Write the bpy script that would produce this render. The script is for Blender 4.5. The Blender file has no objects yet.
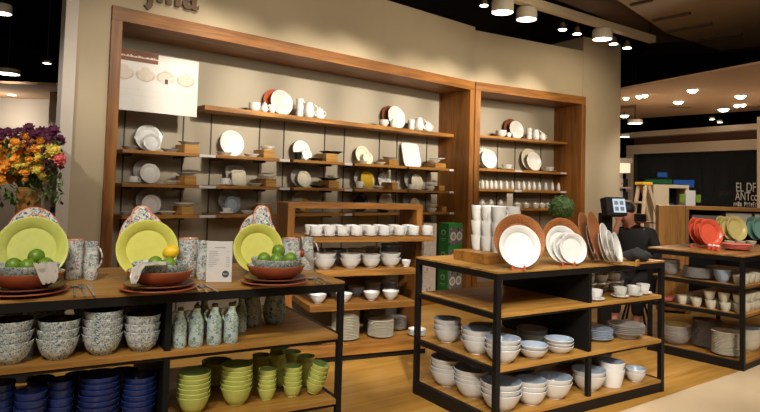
import bpy, bmesh, math, random
from mathutils import Vector, Matrix
random.seed(7)
PI = math.pi
S = bpy.context.scene
COL = S.collection
# ------------------------------------------------------------------ camera model (solved from the photograph)
F, PITCH, ROLL, H, CX, CY = 615.22, 0.0480, -0.0279, 1.40, 380.0, 157.0
def ray(px, py):
    x = (px-CX)/F; u = (CY-py)/F
    c, s = math.cos(ROLL), math.sin(ROLL); X = x*c+u*s; up = -x*s+u*c
    c, s = math.cos(PITCH), math.sin(PITCH)
    return Vector((X, c-s*up, s+c*up))
CAM = Vector((0, 0, H))
def onz(px, py, z):
    r = ray(px, py); return CAM + r*((z-H)/r.z)
def atY(px, py, Y):
    r = ray(px, py); return CAM + r*(Y/r.y)
def planept(o, n, px, py):            # a pixel on the vertical plane through o with horizontal normal n
    r = ray(px, py); k = ((o[0]-CAM.x)*n[0]+(o[1]-CAM.y)*n[1])/(r.x*n[0]+r.y*n[1]); return CAM+r*k
def depth(p):
    c, s = math.cos(PITCH), math.sin(PITCH); return p[1]*c+(p[2]-H)*s
def sz(px, p): return px*depth(p)/F
class Frame:
    def __init__(f, o, yaw):
        f.o = Vector((o[0], o[1])); f.yaw = yaw
        f.T = Vector((math.sin(yaw), math.cos(yaw))); f.D = Vector((-math.cos(yaw), math.sin(yaw)))
        f.phi = PI/2-yaw
    def w(f, t, d, z=0.0):
        p = f.o+f.T*t+f.D*d; return Vector((p.x, p.y, z))
    def loc(f, p):
        d = Vector((p[0], p[1]))-f.o; return d.dot(f.T), d.dot(f.D)
    def at(f, px, py, d=0.0):           # a pixel seen on the vertical plane at depth d: (t, z)
        r = ray(px, py); o = f.o+f.D*d; k = o.dot(f.D)/Vector((r.x, r.y)).dot(f.D)
        p = CAM+r*k; return f.loc(p)[0], p.z
    def on(f, px, py, z): return f.loc(onz(px, py, z))
    def n(f): return Vector((-f.D.x, -f.D.y, 0))
# ------------------------------------------------------------------ materials
def lin(r, g, b):
    f = lambda c: (c/255/12.92 if c/255 <= .04045 else ((c/255+.055)/1.055)**2.4)
    return (f(r), f(g), f(b), 1)
MATS = {}
def mat_new(name):
    m = bpy.data.materials.new(name); m.use_nodes = True
    return m, m.node_tree, m.node_tree.nodes['Principled BSDF']
def node(nt, t, **k):
    n = nt.nodes.new(t)
    for a, v in k.items(): setattr(n, a, v)
    return n
def ramp(nt, stops, interp='LINEAR'):
    n = node(nt, 'ShaderNodeValToRGB'); n.color_ramp.interpolation = interp
    e = n.color_ramp.elements
    while len(e) > 1: e.remove(e[-1])
    e[0].position, e[0].color = stops[0]
    for p, c in stops[1:]:
        q = e.new(p); q.color = c
    return n
def plain(name, c, rough=.4, metal=0, noise=.06, nscale=30, coat=0, spec=.5):
    if name in MATS: return MATS[name]
    m, nt, b = mat_new(name)
    tc = node(nt, 'ShaderNodeTexCoord'); nz = node(nt, 'ShaderNodeTexNoise'); nz.inputs['Scale'].default_value = nscale; nz.inputs['Detail'].default_value = 3
    nt.links.new(tc.outputs['Object'], nz.inputs['Vector'])
    lo = tuple(v*(1-noise) for v in c[:3])+(1,); hi = tuple(min(1, v*(1+noise)) for v in c[:3])+(1,)
    r = ramp(nt, [(.3, lo), (.7, hi)]); nt.links.new(nz.outputs['Fac'], r.inputs['Fac']); nt.links.new(r.outputs['Color'], b.inputs['Base Color'])
    b.inputs['Roughness'].default_value = rough; b.inputs['Metallic'].default_value = metal
    b.inputs['Coat Weight'].default_value = coat; b.inputs['Specular IOR Level'].default_value = spec
    MATS[name] = m; return m
def wood(axis, tone='oak'):
    key = 'wood_%s_%s' % (tone, axis)
    if key in MATS: return MATS[key]
    m, nt, b = mat_new(key)
    tc = node(nt, 'ShaderNodeTexCoord'); mp = node(nt, 'ShaderNodeMapping'); oi = node(nt, 'ShaderNodeObjectInfo')
    sc = {'x': (.7, 9, 9), 'y': (9, .7, 9), 'z': (9, 9, .7)}[axis]
    mp.inputs['Scale'].default_value = sc
    nt.links.new(tc.outputs['Object'], mp.inputs['Vector'])
    vm = node(nt, 'ShaderNodeVectorMath', operation='SCALE'); vm.inputs[0].default_value = (7.3, 11.1, 5.7); nt.links.new(oi.outputs['Random'], vm.inputs['Scale'])
    nt.links.new(vm.outputs['Vector'], mp.inputs['Location'])
    n1 = node(nt, 'ShaderNodeTexNoise'); n1.inputs['Scale'].default_value = 1.3; n1.inputs['Detail'].default_value = 8; n1.inputs['Distortion'].default_value = 1.4
    nt.links.new(mp.outputs['Vector'], n1.inputs['Vector'])
    n2 = node(nt, 'ShaderNodeTexNoise'); n2.inputs['Scale'].default_value = 7; n2.inputs['Detail'].default_value = 5
    nt.links.new(mp.outputs['Vector'], n2.inputs['Vector'])
    mx = node(nt, 'ShaderNodeMath', operation='MULTIPLY_ADD'); mx.inputs[1].default_value = .45
    nt.links.new(n2.outputs['Fac'], mx.inputs[0]); nt.links.new(n1.outputs['Fac'], mx.inputs[2])
    T = {'oak': ((84, 53, 18), (136, 90, 34), (166, 116, 50)), 'top': ((98, 65, 24), (150, 106, 44), (178, 134, 64)), 'niche': ((82, 49, 14), (126, 78, 26), (152, 99, 38))}[tone]
    r = ramp(nt, [(.4, lin(*T[0])), (.68, lin(*T[1])), (.95, lin(*T[2]))])
    nt.links.new(mx.outputs[0], r.inputs['Fac']); nt.links.new(r.outputs['Color'], b.inputs['Base Color'])
    bp = node(nt, 'ShaderNodeBump'); bp.inputs['Strength'].default_value = .06; nt.links.new(n2.outputs['Fac'], bp.inputs['Height']); nt.links.new(bp.outputs['Normal'], b.inputs['Normal'])
    b.inputs['Roughness'].default_value = .45
    MATS[key] = m; return m
def floral(name, scale=48, base=(226, 226, 214), cols=((38, 74, 140), (66, 120, 104), (176, 190, 96), (206, 106, 92), (60, 70, 84)), density=.5, line=(58, 74, 104)):
    m, nt, b = mat_new(name)
    tc = node(nt, 'ShaderNodeTexCoord')
    nz = node(nt, 'ShaderNodeTexNoise'); nz.inputs['Scale'].default_value = scale*.6; nt.links.new(tc.outputs['Object'], nz.inputs['Vector'])
    mixv = node(nt, 'ShaderNodeMixRGB'); mixv.inputs['Fac'].default_value = .02
    nt.links.new(tc.outputs['Object'], mixv.inputs['Color1']); nt.links.new(nz.outputs['Color'], mixv.inputs['Color2'])
    vo = node(nt, 'ShaderNodeTexVoronoi'); vo.inputs['Scale'].default_value = scale; nt.links.new(mixv.outputs['Color'], vo.inputs['Vector'])
    sep = node(nt, 'ShaderNodeSeparateColor'); nt.links.new(vo.outputs['Color'], sep.inputs['Color'])
    st = [(0, lin(*base))]; n = len(cols); a = 1-density
    for i, c in enumerate(cols): st.append((a+density*i/n, lin(*c)))
    rp = ramp(nt, st, 'CONSTANT'); nt.links.new(sep.outputs['Red'], rp.inputs['Fac'])
    # petals: only the middle of each cell takes the colour
    rd = ramp(nt, [(0, (1, 1, 1, 1)), (.42, (1, 1, 1, 1)), (.5, (0, 0, 0, 1))]); nt.links.new(vo.outputs['Distance'], rd.inputs['Fac'])
    mx = node(nt, 'ShaderNodeMixRGB'); mx.inputs['Color1'].default_value = lin(*base)
    nt.links.new(rd.outputs['Color'], mx.inputs['Fac']); nt.links.new(rp.outputs['Color'], mx.inputs['Color2'])
    v2 = node(nt, 'ShaderNodeTexVoronoi', feature='DISTANCE_TO_EDGE'); v2.inputs['Scale'].default_value = scale*1.5; nt.links.new(mixv.outputs['Color'], v2.inputs['Vector'])
    r2 = ramp(nt, [(0, (1, 1, 1, 1)), (.05, (1, 1, 1, 1)), (.09, (0, 0, 0, 1))]); nt.links.new(v2.outputs['Distance'], r2.inputs['Fac'])
    n3 = node(nt, 'ShaderNodeTexNoise'); n3.inputs['Scale'].default_value = scale*.5; nt.links.new(tc.outputs['Object'], n3.inputs['Vector'])
    gt = node(nt, 'ShaderNodeMath', operation='GREATER_THAN'); gt.inputs[1].default_value = .47; nt.links.new(n3.outputs['Fac'], gt.inputs[0])
    ml = node(nt, 'ShaderNodeMath', operation='MULTIPLY'); nt.links.new(gt.outputs[0], ml.inputs[0]); nt.links.new(r2.outputs['Color'], ml.inputs[1])
    m2 = node(nt, 'ShaderNodeMixRGB'); m2.inputs['Color2'].default_value = lin(*(line or base))
    nt.links.new(ml.outputs[0], m2.inputs['Fac']); nt.links.new(mx.outputs['Color'], m2.inputs['Color1'])
    nt.links.new((m2 if line else mx).outputs['Color'], b.inputs['Base Color'])
    b.inputs['Roughness'].default_value = .22; MATS[name] = m; return m
def glow(name, c, s):
    m, nt, b = mat_new(name); b.inputs['Base Color'].default_value = c
    b.inputs['Emission Color'].default_value = c; b.inputs['Emission Strength'].default_value = s; MATS[name] = m; return m

WHITE = plain('white_ceramic', lin(212, 210, 204), .22, noise=.03)
CREAM = plain('cream_ceramic', lin(200, 192, 170), .3, noise=.04)
BLUEGREY = plain('blue_grey_glaze', lin(150, 164, 180), .25, noise=.06)
GREYW = plain('grey_ceramic', lin(150, 146, 140), .3, noise=.06)
LIME = plain('lime_glaze', lin(198, 204, 106), .25, noise=.05)
LIMEIN = plain('lime_glaze_inside', lin(150, 176, 104), .2, noise=.08)
PALELIME = plain('pale_lime_glaze', lin(203, 200, 92), .25, noise=.04)
NAVY = plain('navy_glaze', lin(36, 52, 108), .2, noise=.12)
TERRA = plain('terracotta', lin(164, 84, 50), .45, noise=.12)
TERRAD = plain('dark_terracotta', lin(112, 62, 42), .4, noise=.15)
BROWNIN = plain('brown_glaze', lin(66, 40, 30), .15, noise=.15)
WEAVE = plain('woven_terracotta', lin(142, 84, 34), .7, noise=.5, nscale=150)
CORAL = plain('coral_glaze', lin(216, 92, 66), .22, noise=.04)
YELLOWG = plain('soft_yellow_glaze', lin(214, 196, 126), .25, noise=.05)
MUSTARD = plain('mustard_glaze', lin(186, 150, 40), .3, noise=.08)
TEAL = plain('aqua_glaze', lin(128, 172, 158), .25, noise=.05)
PINK = plain('pink_glaze', lin(214, 120, 104), .25, noise=.05)
BLACKC = plain('black_ceramic', lin(28, 26, 26), .25, noise=.15)
DBLUE = plain('dark_blue_glass', lin(26, 34, 58), .12, noise=.1)
SILVER = plain('silvered_glass', lin(214, 214, 212), .15, metal=.25, noise=.05)
STEEL = plain('steel', lin(190, 186, 178), .22, metal=1, noise=.05)
BLACKM = plain('black_metal', lin(17, 15, 14), .5, noise=.2, spec=.3)
BLACKP = plain('black_board', lin(13, 12, 11), .6, noise=.2, spec=.25)
WALL = plain('wall_paint', lin(172, 156, 128), .85, noise=.02, nscale=3)
WALLP = plain('jamb_paint', lin(196, 184, 170), .7, noise=.03, nscale=4)
BACKP = plain('niche_panel_paint', lin(150, 140, 122), .85, noise=.03, nscale=3)
DARKCEIL = plain('dark_ceiling_paint', lin(30, 28, 27), .9, noise=.2, nscale=2)
TANCEIL = plain('tan_ceiling_paint', lin(168, 136, 104), .9, noise=.03, nscale=1)
DUCTM = plain('duct_metal', lin(136, 112, 82), .6, noise=.08, nscale=3)
TRACKM = plain('track_enamel', lin(196, 178, 146), .5, noise=.06)
LAMPM = plain('lamp_enamel', lin(206, 196, 176), .4, noise=.04)
PAPER = plain('paper', lin(206, 202, 196), .7, noise=.02)
TAGM = plain('price_tag_card', lin(186, 180, 178), .6, noise=.03)
TAGPRINT = plain('sign_print', lin(70, 66, 78), .7)
SIGNBROWN = plain('sign_letters', lin(92, 64, 36), .5, noise=.1)
BOXGREEN = plain('box_green', lin(46, 138, 62), .5, noise=.06)
BOXPHOTO = floral('box_photo_print', 30, (112, 114, 112), ((90, 92, 92), (60, 62, 62), (150, 150, 148), (120, 124, 124)), .6, False)
BOXWHITE = floral('box_white_print', 24, (216, 206, 196), ((228, 220, 214), (196, 150, 140), (206, 200, 190), (150, 150, 140)), .4, False)
LIMEF = plain('lime_skin', lin(104, 138, 36), .4, noise=.2, nscale=60)
LEMONF = plain('lemon_skin', lin(236, 190, 34), .4, noise=.08, nscale=120)
CLOTH = floral('napkin_cloth', 36, (178, 170, 158), ((150, 140, 128), (110, 116, 124), (190, 180, 160)), .5, False)
BEAD = plain('red_bead', lin(150, 44, 28), .25)
CORK = plain('cork', lin(104, 66, 42), .8, noise=.2, nscale=120)
FLORAL = floral('floral_ware', 70, (206, 208, 198), ((92, 112, 140), (120, 150, 140), (184, 196, 160), (196, 130, 122), (150, 160, 160)), .5, (118, 130, 142))
FLORALP = floral('floral_platter', 66, (226, 224, 212), ((84, 116, 160), (100, 146, 120), (150, 178, 200), (206, 170, 150)), .6)
FLORALB = floral('floral_bowl', 115, (206, 210, 202), ((84, 108, 146), (120, 144, 156), (180, 190, 120), (100, 126, 140)), .5, (84, 98, 122))
FLORALG = floral('floral_bottle', 62, (180, 196, 186), ((64, 92, 136), (150, 172, 96), (96, 134, 156), (200, 208, 202), (176, 190, 110)), .6, (110, 128, 140))
LEAF = plain('leaf_green', lin(72, 98, 42), .6, noise=.35, nscale=40)
ORANGEF = plain('orange_petal', lin(228, 150, 40), .7, noise=.2, nscale=60)
YELLOWF = plain('yellow_petal', lin(222, 196, 84), .7, noise=.2, nscale=60)
MAROONF = plain('maroon_petal', lin(86, 26, 56), .7, noise=.3, nscale=60)
PINKF = plain('pink_petal', lin(206, 96, 88), .7, noise=.2, nscale=60)
SKIN = plain('skin', lin(176, 118, 92), .55, noise=.06)
BLACKCLOTH = plain('black_cloth', lin(24, 22, 24), .85, noise=.2)
HAIR = plain('dark_hair', lin(26, 20, 18), .6, noise=.3)
LADDERM = plain('ladder_wood', lin(186, 158, 124), .6, noise=.15)
YELLOWP = plain('yellow_plastic', lin(224, 170, 40), .5)
KIOSKM = plain('kiosk_laminate', lin(196, 178, 146), .5, noise=.03)
FARDARK = plain('dark_fabric_wall', lin(15, 14, 14), .8, noise=.25, nscale=2)
RED = plain('red_print', lin(190, 40, 40), .5)
BULB = glow('lit_lamp_face', (1, .93, .8, 1), 14)
BULBS = glow('lit_spot_face', (1, .86, .66, 1), 16)
SCREENB = glow('blue_screen', (.05, .22, .75, 1), .75)
SCREENG = glow('green_screen', (.06, .4, .1, 1), .5)
SCREENW = glow('pale_screen', (.45, .56, .70, 1), .2)
LITSHELF = glow('lit_shelf_light', (1, .82, .58, 1), .7)
LETTERW = plain('white_lettering', lin(200, 196, 190), .6)
m, nt, b = mat_new('shop_glass'); b.inputs['Base Color'].default_value = (.3, .32, .33, 1); b.inputs['Transmission Weight'].default_value = .95; b.inputs['Roughness'].default_value = .02; b.inputs['IOR'].default_value = 1.1
GLASS = m
# floor: oak planks
m, nt, b = mat_new('oak_planks')
tc = node(nt, 'ShaderNodeTexCoord')
br = node(nt, 'ShaderNodeTexBrick'); br.inputs['Scale'].default_value = 1; br.inputs['Brick Width'].default_value = 1.5; br.inputs['Row Height'].default_value = .12
br.inputs['Mortar Size'].default_value = .0015; br.inputs['Color1'].default_value = (.3, .3, .3, 1); br.inputs['Color2'].default_value = (.7, .7, .7, 1); br.inputs['Mortar'].default_value = (.0, .0, .0, 1); br.offset = .37
nt.links.new(tc.outputs['Object'], br.inputs['Vector'])
mp = node(nt, 'ShaderNodeMapping'); mp.inputs['Scale'].default_value = (.8, 12, 1); nt.links.new(tc.outputs['Object'], mp.inputs['Vector'])
nz = node(nt, 'ShaderNodeTexNoise'); nz.inputs['Scale'].default_value = 1.6; nz.inputs['Detail'].default_value = 7; nz.inputs['Distortion'].default_value = 1; nt.links.new(mp.outputs['Vector'], nz.inputs['Vector'])
ad = node(nt, 'ShaderNodeMixRGB'); ad.inputs['Fac'].default_value = .55; nt.links.new(br.outputs['Color'], ad.inputs['Color1']); nt.links.new(nz.outputs['Fac'], ad.inputs['Color2'])
rp = ramp(nt, [(.1, lin(84, 56, 22)), (.32, lin(146, 104, 42)), (.5, lin(172, 126, 56)), (.75, lin(192, 148, 78))]); nt.links.new(ad.outputs['Color'], rp.inputs['Fac'])
nt.links.new(rp.outputs['Color'], b.inputs['Base Color']); b.inputs['Roughness'].default_value = .32
PLANKS = m
TILE = plain('beige_tile', lin(196, 172, 138), .25, noise=.04, nscale=2)
# ------------------------------------------------------------------ mesh helpers
def finish(bm, name, mats, smooth=True, ang=40):
    me = bpy.data.meshes.new(name)
    bmesh.ops.recalc_face_normals(bm, faces=bm.faces)
    bm.to_mesh(me); bm.free()
    for m in (mats if isinstance(mats, (list, tuple)) else [mats]): me.materials.append(m)
    if smooth:
        me.polygons.foreach_set('use_smooth', [True]*len(me.polygons)); me.set_sharp_from_angle(angle=math.radians(ang))
    return me
def bbox(bm, x0, x1, y0, y1, z0, z1, bev=0, M=None):
    r = bmesh.ops.create_cube(bm, size=1)
    vs = r['verts']
    for v in vs:
        v.co = Vector((x0+(x1-x0)*(v.co.x+.5), y0+(y1-y0)*(v.co.y+.5), z0+(z1-z0)*(v.co.z+.5)))
    if bev:
        es = list({e for v in vs for e in v.link_edges})
        q = bmesh.ops.bevel(bm, geom=es, offset=bev, segments=1, affect='EDGES'); vs = list({v for f in q['faces'] for v in f.verts} | {v for v in vs if v.is_valid})
    if M is not None:
        for v in vs: v.co = M @ v.co
    return vs
def boxmesh(name, mats, boxes, bev=.002):
    bm = bmesh.new()
    for bx in boxes: bbox(bm, *bx[:6], bev=bev)
    return finish(bm, name, mats, smooth=False)
def lathe(name, pts, mats, n=32, mi=None, sq=None):
    """pts: (r, z) outer then inner; mi: index from which faces take material 1; sq: superellipse power for square ware"""
    bm = bmesh.new(); rings = []
    for r, z in pts:
        if r < 1e-6: rings.append([bm.verts.new((0, 0, z))])
        else:
            ring = []
            for i in range(n):
                a = 2*PI*(i+.5)/n; c, s = math.cos(a), math.sin(a); k = 1
                if sq: k = 1/((abs(c)**sq+abs(s)**sq)**(1/sq))
                ring.append(bm.verts.new((r*c*k, r*s*k, z)))
            rings.append(ring)
    for j in range(len(rings)-1):
        A, B = rings[j], rings[j+1]
        for i in range(n):
            k = (i+1) % n
            if len(A) == 1 and len(B) == 1: continue
            if len(A) == 1: f = bm.faces.new((A[0], B[i], B[k]))
            elif len(B) == 1: f = bm.faces.new((A[i], A[k], B[0]))
            else: f = bm.faces.new((A[i], A[k], B[k], B[i]))
            if mi is not None and j >= mi: f.material_index = 1
    return finish(bm, name, mats)
def tube(bm, pts, rad, n=8, closed=False):
    pts = [Vector(p) for p in pts]; rings = []
    up = Vector((0, 0, 1))
    for i, p in enumerate(pts):
        d = (pts[min(i+1, len(pts)-1)]-pts[max(i-1, 0)]).normalized()
        a = d.cross(up)
        if a.length < .05: a = d.cross(Vector((1, 0, 0)))
        a.normalize(); b_ = d.cross(a).normalized()
        rr = rad[i] if isinstance(rad, (list, tuple)) else rad
        rings.append([bm.verts.new(p+(a*math.cos(2*PI*k/n)+b_*math.sin(2*PI*k/n))*rr) for k in range(n)])
    for A, B in zip(rings, rings[1:]):
        for i in range(n): bm.faces.new((A[i], A[(i+1) % n], B[(i+1) % n], B[i]))
    bm.faces.new(rings[0]); bm.faces.new(rings[-1][::-1])
def tubemesh(name, pts, rad, mats, n=8):
    bm = bmesh.new(); tube(bm, pts, rad, n); return finish(bm, name, mats, ang=60)
CACHE = {}
def plate(r, h=.018, th=.005, mat=WHITE, n=36, rim=None, sq=None, ox=1):
    k = ('plate', round(r, 3), h, th, mat.name, n, rim and rim.name, sq, ox)
    if k in CACHE: return CACHE[k]
    r = round(r, 3)
    pts = [(0, .001), (.5*r, .001), (.54*r, 0), (.6*r, 0), (.64*r, .002), (.69*r, .45*(h-.006)), (.97*r, h-.003), (r, h), (.995*r, h+.003), (.965*r, h+.0035), (.92*r, h+.001), (.72*r, th+.55*(h-.006)), (.665*r, th+.0006), (0, th)]
    me = lathe('plate', pts, [mat, rim] if rim else [mat], n, sq=sq)
    if rim:
        for p in me.polygons:
            rr = max(math.hypot(me.vertices[v].co.x, me.vertices[v].co.y) for v in p.vertices)
            lo = min(math.hypot(me.vertices[v].co.x, me.vertices[v].co.y) for v in p.vertices)
            if lo > .964*r: p.material_index = 1
    if ox != 1:
        for v in me.vertices: v.co.x *= ox
    CACHE[k] = me; return me
def bowl(rt, rf, h, mat=WHITE, inner=None, th=.004, pw=.6, n=32):
    k = ('bowl', round(rt, 3), round(rf, 3), round(h, 3), mat.name, inner and inner.name, th, pw, n)
    if k in CACHE: return CACHE[k]
    N = 7; out = [(0, .002), (rf*.85, .002), (rf*.88, 0), (rf, 0), (rf, .005)]
    R = lambda u: rf+(rt-rf)*u**pw
    for i in range(1, N+1):
        u = i/N; out.append((R(u), .005+(h-.005)*u))
    m0 = len(out)
    inn = [(rt-th*.5, h+.0012)]
    for i in range(N, 0, -1):
        u = i/N; z = .005+(h-.005)*u
        if z > .011: inn.append((R(u)-th, z-(.0006 if i == N else 0)))
    inn += [(rf*.9, .0095), (0, .009)]
    me = lathe('bowl', out+inn, [mat, inner] if inner else [mat], n, mi=m0 if inner else None)
    CACHE[k] = me; return me
def cupbody(r, h, mat=WHITE, foot=.7, pw=.35, n=28, th=.003): 
    k = ('cup', r, h, mat.name, foot, pw)
    if k in CACHE: return CACHE[k]
    CACHE[k] = bowl(r, r*foot, h, mat, None, th, pw, n); return CACHE[k]
def handle(r, h, out, rad, mat, z0=.25, z1=.82, r0=None):
    k = ('handle', r, h, out, rad, mat.name, z0, z1, r0)
    if k in CACHE: return CACHE[k]
    pts = []
    ra = (r if r0 is None else r0)*.96; rb = r*.96
    for i in range(11):
        u = i/10; z = h*(z0+(z1-z0)*u); x = ra+(rb-ra)*u+out*math.sin(PI*u)**.7
        pts.append((x, 0, z))
    CACHE[k] = tubemesh('handle', pts, rad, mat, 8); return CACHE[k]
def ellipsoid(rx, ry, rz, mat, n=20, tip=0):
    k = ('ell', rx, ry, rz, mat.name, n, tip)
    if k in CACHE: return CACHE[k]
    bm = bmesh.new(); bmesh.ops.create_uvsphere(bm, u_segments=n, v_segments=n//2+2, radius=1)
    for v in bm.verts:
        t = tip*abs(v.co.z)**6
        v.co = Vector((v.co.x*rx*(1-t), v.co.y*ry*(1-t), v.co.z*rz*(1+t*.35)))
    CACHE[k] = finish(bm, 'ellipsoid', mat, ang=80); return CACHE[k]
# ------------------------------------------------------------------ things
LABELS = {}
ITEMS = []; AREA = None
def area(*v):
    global AREA
    AREA = v if v else None
def reg(objs, c, r, z0, z1):
    if AREA: ITEMS.append(dict(o=objs, p=Vector((c[0], c[1])), q=Vector((c[0], c[1])), r=r, z0=z0, z1=z1, a=AREA))
def settle():
    """nudges round ware apart on its shelf and keeps it inside the shelf's clear area"""
    for it in range(160):
        for i, A in enumerate(ITEMS):
            for B in ITEMS[i+1:]:
                if A['a'] is not B['a'] and A['a'] != B['a']: continue
                if min(A['z1'], B['z1']) <= max(A['z0'], B['z0']): continue
                dv = B['p']-A['p']; gap = A['r']+B['r']+.003-dv.length
                if gap > 0:
                    n = dv.normalized() if dv.length > 1e-5 else Vector((1, 0))
                    A['p'] -= n*gap*.5; B['p'] += n*gap*.5
            fr, t0, t1, d0, d1 = A['a']
            t, dd = fr.loc(A['p']); r = A['r']
            t = min(max(t, t0+r), t1-r); dd = min(max(dd, d0+r), d1-r); A['p'] = fr.o+fr.T*t+fr.D*dd
    for A in ITEMS:
        m = A['p']-A['q']
        for o in A['o']: o.location.x += m.x; o.location.y += m.y
def tag(o, label, cat, group=None, kind=None):
    n = len(label.replace('-', ' ').split())
    if not 4 <= n <= 16: print('LABELBAD', n, label)
    if label in LABELS and not (group and LABELS[label] == group): print('LABELDUP', label)
    LABELS[label] = group
    o['label'] = label; o['category'] = cat
    if group: o['group'] = group
    if kind: o['kind'] = kind
def obj(name, me, loc=(0, 0, 0), rot=None, parent=None):
    o = bpy.data.objects.new(name, me); COL.objects.link(o)
    if isinstance(rot, Matrix): o.rotation_euler = rot.to_euler()
    elif rot is not None: o.rotation_euler = (0, 0, rot)
    o.location = loc
    if parent: o.parent = parent
    return o
def thing(name, label, cat, loc=(0, 0, 0), rot=None, group=None):
    o = obj(name, None, loc, rot); o.empty_display_size = .05; tag(o, label, cat, group); return o
def single(name, me, label, cat, loc, rot=None, group=None):
    o = obj(name, me, loc, rot); tag(o, label, cat, group); return o
def struct(name, me, loc=(0, 0, 0), rot=None, parent=None):
    o = obj(name, me, loc, rot, parent)
    if not parent: o['kind'] = 'structure'
    return o
def facing(n, tilt=0.0, spin=0.0):
    """rotation whose local +Z looks along the horizontal n, leaning back by tilt; local X horizontal"""
    n = Vector((n[0], n[1], 0)).normalized(); z = (n*math.cos(tilt)+Vector((0, 0, 1))*math.sin(tilt)).normalized()
    x = Vector((0, 0, 1)).cross(z).normalized(); y = z.cross(x)
    M = Matrix((x, y, z)).transposed()
    return M @ Matrix.Rotation(spin, 3, 'Z')
def stand(name, me, r, label, cat, p, n, tilt=.2, group=None, lift=.002, ry=None):
    """stands a plate of radius r on its edge: p is the point under its lowest back edge"""
    M = facing(n, tilt); nn = Vector((n[0], n[1], 0)).normalized(); c = Vector(p)+Vector((0, 0, 1))*((ry or r)*math.cos(tilt)+lift)-nn*(ry or r)*math.sin(tilt)
    return single(name, me, label, cat, c, M, group)
ORD = ['first', 'second', 'third', 'fourth', 'fifth', 'sixth', 'seventh', 'eighth', 'ninth', 'tenth', 'eleventh', 'twelfth', 'thirteenth', 'fourteenth']
def level(i, n): return 'topmost' if i == n-1 else 'lowest' if i == 0 else (ORD[i] if i < 14 else 'fifteenth sixteenth seventeenth eighteenth nineteenth twentieth'.split()[i-14] if i < 20 else 'twenty-first')+' up'
def stack(name, me, n, p, s, desc, where, cat='bowl', group=None, lean=(0, 0), jit=.0012):
    a = random.uniform(0, 6.28); obs = []; hh = max(v.co.z for v in me.vertices); rr = max(v.co.x for v in me.vertices)
    for i in range(n):
        q = Vector(p)+Vector((lean[0]*i+random.uniform(-jit, jit), lean[1]*i+random.uniform(-jit, jit), .0012+s*i))
        lab = '%s, %s of %s' % (desc, level(i, n), where) if n > 1 else '%s, %s' % (desc, where)
        rt = Matrix.Rotation(a, 3, 'Z')
        if lean != (0, 0):
            L = Vector((lean[0], lean[1], s)).normalized(); rt = Vector((0, 0, 1)).rotation_difference(L).to_matrix() @ rt
        obs.append(single(name, me, lab, cat, q, rt, group))
    k = (n-1)*.5
    reg(obs, (p[0]+lean[0]*k, p[1]+lean[1]*k), rr+jit+abs(lean[0])*k+abs(lean[1])*k, p[2], p[2]+s*(n-1)+hh)
    return obs
# ------------------------------------------------------------------ frames of the place
R = math.radians
FA = Frame((1.205, 8.0), R(47.77))       # wall with the long niche
FB = Frame((1.205, 8.0), R(59.88))      # wall with the short niche
FU = Frame((-.257, 4.968), R(66.3))      # freestanding shelving unit
FM = Frame((.700, 3.585), R(57.6))       # middle display table (origin: its near corner)
FL = Frame((-.172, 3.032), R(60.6))      # lime display table (origin: its near corner)
FR = Frame((2.962, 5.00), R(50.5))       # coral display table (origin: its near corner)
FW = Frame((1.414, 3.9), R(53.7))        # edge between planks and tile
# ------------------------------------------------------------------ setting
bm = bmesh.new(); bbox(bm, -9, 13, 0, 16, -.1, 0)
struct('floor', finish(bm, 'floor', PLANKS, False), FW.w(0, 0), FW.phi)
bm = bmesh.new(); bbox(bm, -9, 13, -9, -.004, -.1, .0015)
struct('floor_tile', finish(bm, 'floor_tile', TILE, False), FW.w(0, 0), FW.phi)
bm = bmesh.new(); bbox(bm, -9, 11, -4, 22, 4.7, 4.8)
struct('ceiling', finish(bm, 'ceiling', DARKCEIL, False))
bm = bmesh.new(); bbox(bm, -9, 11, -4.1, -4, 0, 4.7); struct('wall_back', finish(bm, 'wb', WALL, False))
bm = bmesh.new(); bbox(bm, -9.1, -9, -4, 22, 0, 4.7); struct('wall_left', finish(bm, 'wl', FARDARK, False))
bm = bmesh.new(); bbox(bm, 11, 11.1, -4, 22, 0, 4.7); struct('wall_right', finish(bm, 'wr', FARDARK, False))
bm = bmesh.new(); bbox(bm, -9, 11, 22, 22.1, 0, 4.7); struct('wall_far', finish(bm, 'wf', FARDARK, False))

ND = .52                                   # niche depth
LA, RA = -4.60, -.012                     # long niche outer ends
ZT = 2.80; FRW = .115                       # outer top of the frame, width of its boards
TOPA = 3.53
def wall_front(name, fr, x0, x1, n0, n1, zt, top0, top1, th=.16):
    """wall slab with a niche opening n0..n1 up to zt"""
    bm = bmesh.new()
    bbox(bm, x0, n0, 0, th, 0, top0)
    if x1 > n1: bbox(bm, n1, x1, 0, th, 0, top1)
    vs = bbox(bm, n0, n1, 0, th, zt, top0)
    struct(name, finish(bm, name, WALL, False), fr.w(0, 0), fr.phi)
def niche(tag_, fr, n0, n1, zt, backz=.0):
    bm = bmesh.new()   # back panel and its sides: the panel behind
    bbox(bm, n0-.05, n1+.05, ND, ND+.03, 0, zt+.05)
    struct('wall_niche_'+tag_, finish(bm, 'nb', BACKP, False), fr.w(0, 0), fr.phi)
    w = FRW*.75
    root = struct('trim_'+{'long': '1', 'short': '2'}[tag_], boxmesh('frame_top', wood('x', 'niche'), [(n0, n1, -.025, ND, zt-FRW, zt)]), fr.w(0, 0), fr.phi)
    struct('frame_side', boxmesh('frame_side', wood('z', 'niche'), [(n0, n0+w, -.0249, ND, 0, zt-FRW)]), parent=root)
    struct('frame_side', boxmesh('frame_side', wood('z', 'niche'), [(n1-w, n1, -.0249, ND, 0, zt-FRW)]), parent=root)
    struct('frame_sill', boxmesh('frame_sill', wood('x', 'niche'), [(n0+w, n1-w, -.0248, ND, 0, .10)]), parent=root)
wall_front('wall_long', FA, -4.91, 0, LA+.01, RA-.01, ZT-.01, TOPA, TOPA)
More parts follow.
